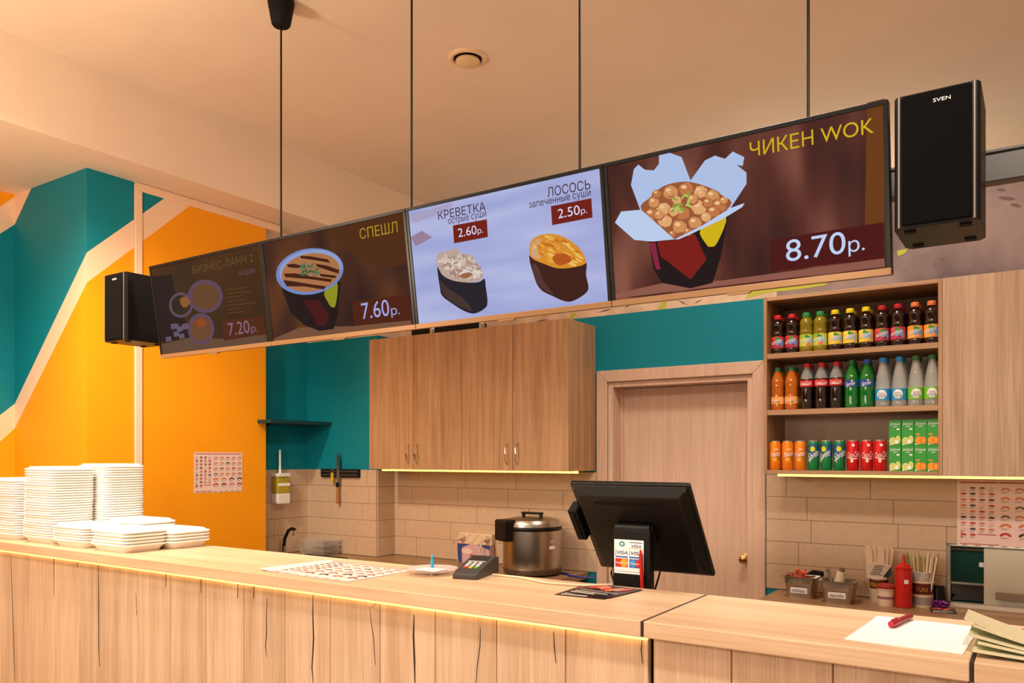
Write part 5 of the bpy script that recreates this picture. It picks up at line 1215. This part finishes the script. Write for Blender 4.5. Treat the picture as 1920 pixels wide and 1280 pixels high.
G().box(-.058, .058, -.045, -.029, mh*.42, mh*.62).xf(MX).obj('mount_plate', M_BLACKM, ps_, bevel=.004)
G().box(-mw/2-.028, -mw/2+.004, -.03, .02, mh*.40, mh*.74).box(-mw/2-.024, -mw/2-.006, -.034, -.03, mh*.43, mh*.71).xf(MX).obj('card_reader', M_BLACKM, ps_, bevel=.004)
nx = onY((1183, 1000), 2.18).x - mxc
hz_ = onY((1183, 993), 2.18).z - ZDK
G().tube([(nx-.056, -.06, hz_), (nx+.056, -.06, hz_)], .018, 16).obj('hinge', M_BLACK, ps_, smooth=True)
G().prism([(nx-.062, 0), (nx+.062, 0), (nx+.060, hz_), (nx-.060, hz_)], -.078, -.045, lambda a, b, h: (a, h, b)).obj('neck', M_BLACK, ps_, bevel=.004)
G().box(nx-.12, nx+.12, -.14, .09, 0, .022).obj('foot_plate', M_BLACK, ps_, bevel=.006)
# card sign on the neck
sgy = 2.26 - .0795
A, B = onY((1152, 1010), sgy), onY((1207, 1078), sgy)
sw, shh = B.x - A.x, A.z - B.z
sg = G().box(0, sw, -.001, 0, 0, shh).obj('card_sign', mat('sign_white', (246, 248, 252), .3), ps_, loc=(A.x-mxc, -.0795, B.z-ZDK))
g = G(); SM = [mat('sg_navy', (26, 34, 110), .4), mat('sg_blue', (30, 90, 180), .4), mat('sg_red', (206, 40, 36), .4), mat('sg_yel', (240, 170, 40), .4), mat('sg_cyan', (60, 150, 170), .4), M_WPR, mat('sg_sky', (70, 150, 220), .4), mat('sg_grey', (170, 170, 176), .5)]
def sr(u0, u1, v0, v1, mi, e=.0015): g.add([(sw*u0, -e, shh*v0), (sw*u1, -e, shh*v0), (sw*u1, -e, shh*v1), (sw*u0, -e, shh*v1)], [(0, 1, 2, 3)], mi)
def se(u, v_, r, mi, e): g.flat([(sw*u+r*math.cos(k*.4488), -e, shh*v_+r*math.sin(k*.4488)) for k in range(14)], mi)
def stx(tx, u0, u1, v0, v1, mi, e=.0022, sh=.25, bo=.035): g_text(g, tx, lambda a, b: (sw*(u0+(u1-u0)*a), -e, shh*(v0+(v1-v0)*b)), mi, bo, sh)
for k in range(8): se(.27+.075*math.cos(k*.785), .87+.058*math.sin(k*.785), .0028, 4, .0015)
sr(.53, .96, .915, .935, 0); stx('VISA', .60, .92, .78, .87, 0); sr(.53, .96, .745, .755, 3)
stx('VISA', .10, .46, .57, .67, 0); sr(.05, .47, .47, .51, 1); sr(.05, .065, .52, .70, 1); stx('VISA', .58, .96, .57, .67, 0); sr(.52, .98, .47, .51, 1); sr(.52, .535, .52, .70, 1)
sr(.04, .47, .19, .44, 2); se(.34, .315, sw*.13, 3, .002); stx('MasterCard', .07, .45, .285, .345, 5, .0026, .1, .02)
sr(.52, .98, .19, .44, 1); se(.65, .315, sw*.12, 6, .002); se(.84, .315, sw*.12, 2, .0023); stx('Maestro', .57, .93, .285, .345, 5, .0026, .1, .02)
sr(.08, .9, .06, .075, 7)
g.obj('sign_print', SM, sg, recalc=False)
# pen standing by the sign, cables
A, B = onY((1202, 1034), sgy-.006), onY((1206, 1106), sgy-.006)
rp = thing('ballpoint_pen', (B.x, sgy-.009, B.z-.02), 'red pen standing upright in front of the card logo sign', 'pen')
G().tube([(0, 0, 0), (A.x-B.x, 0, A.z-B.z+.012)], .0055, 10).obj('barrel', M_RED, rp, smooth=True)
G().tube([(A.x-B.x, 0, A.z-B.z+.012), ((A.x-B.x)*1.05, 0, A.z-B.z+.026)], .004, 10, taper=[.0055, .002]).obj('tip', M_RED, rp, smooth=True)
hd = tag(G().box(-.02, .02, -.012, .010, 0, rp.location.z-ZDK-.0005).obj('pen_holder', M_BLACKM, loc=(B.x, sgy-.010, ZDK), bevel=.002), 'black pen holder in front of the till stand', 'holder')
for pts, lab in (([(1238, 1070), (1234, 1085), (1228, 1105), (1226, 1118)], 'black cable hanging from the till to the shelf, by the door'), ([(1150, 1050), (1146, 1075), (1152, 1092), (1164, 1103), (1170, 1118)], 'black cable curving beside the card logo sign')):
    Q = [onY(q, 2.235 if pts[0][0] > 1200 else 2.185) for q in pts]; o0 = Q[-1]
    if pts[0][0] > 1200: Q.append(Vector((o0.x, o0.y, ZDK+.003)))
    else: Q.append(Vector((o0.x+.01, o0.y-.02, ZDK+.026)))
    b_ = Q[-1].copy()
    tag(G().tube([q - b_ for q in Q], .003, 8).obj('till_cable', M_BLACK, loc=b_, smooth=True), lab, 'cable')
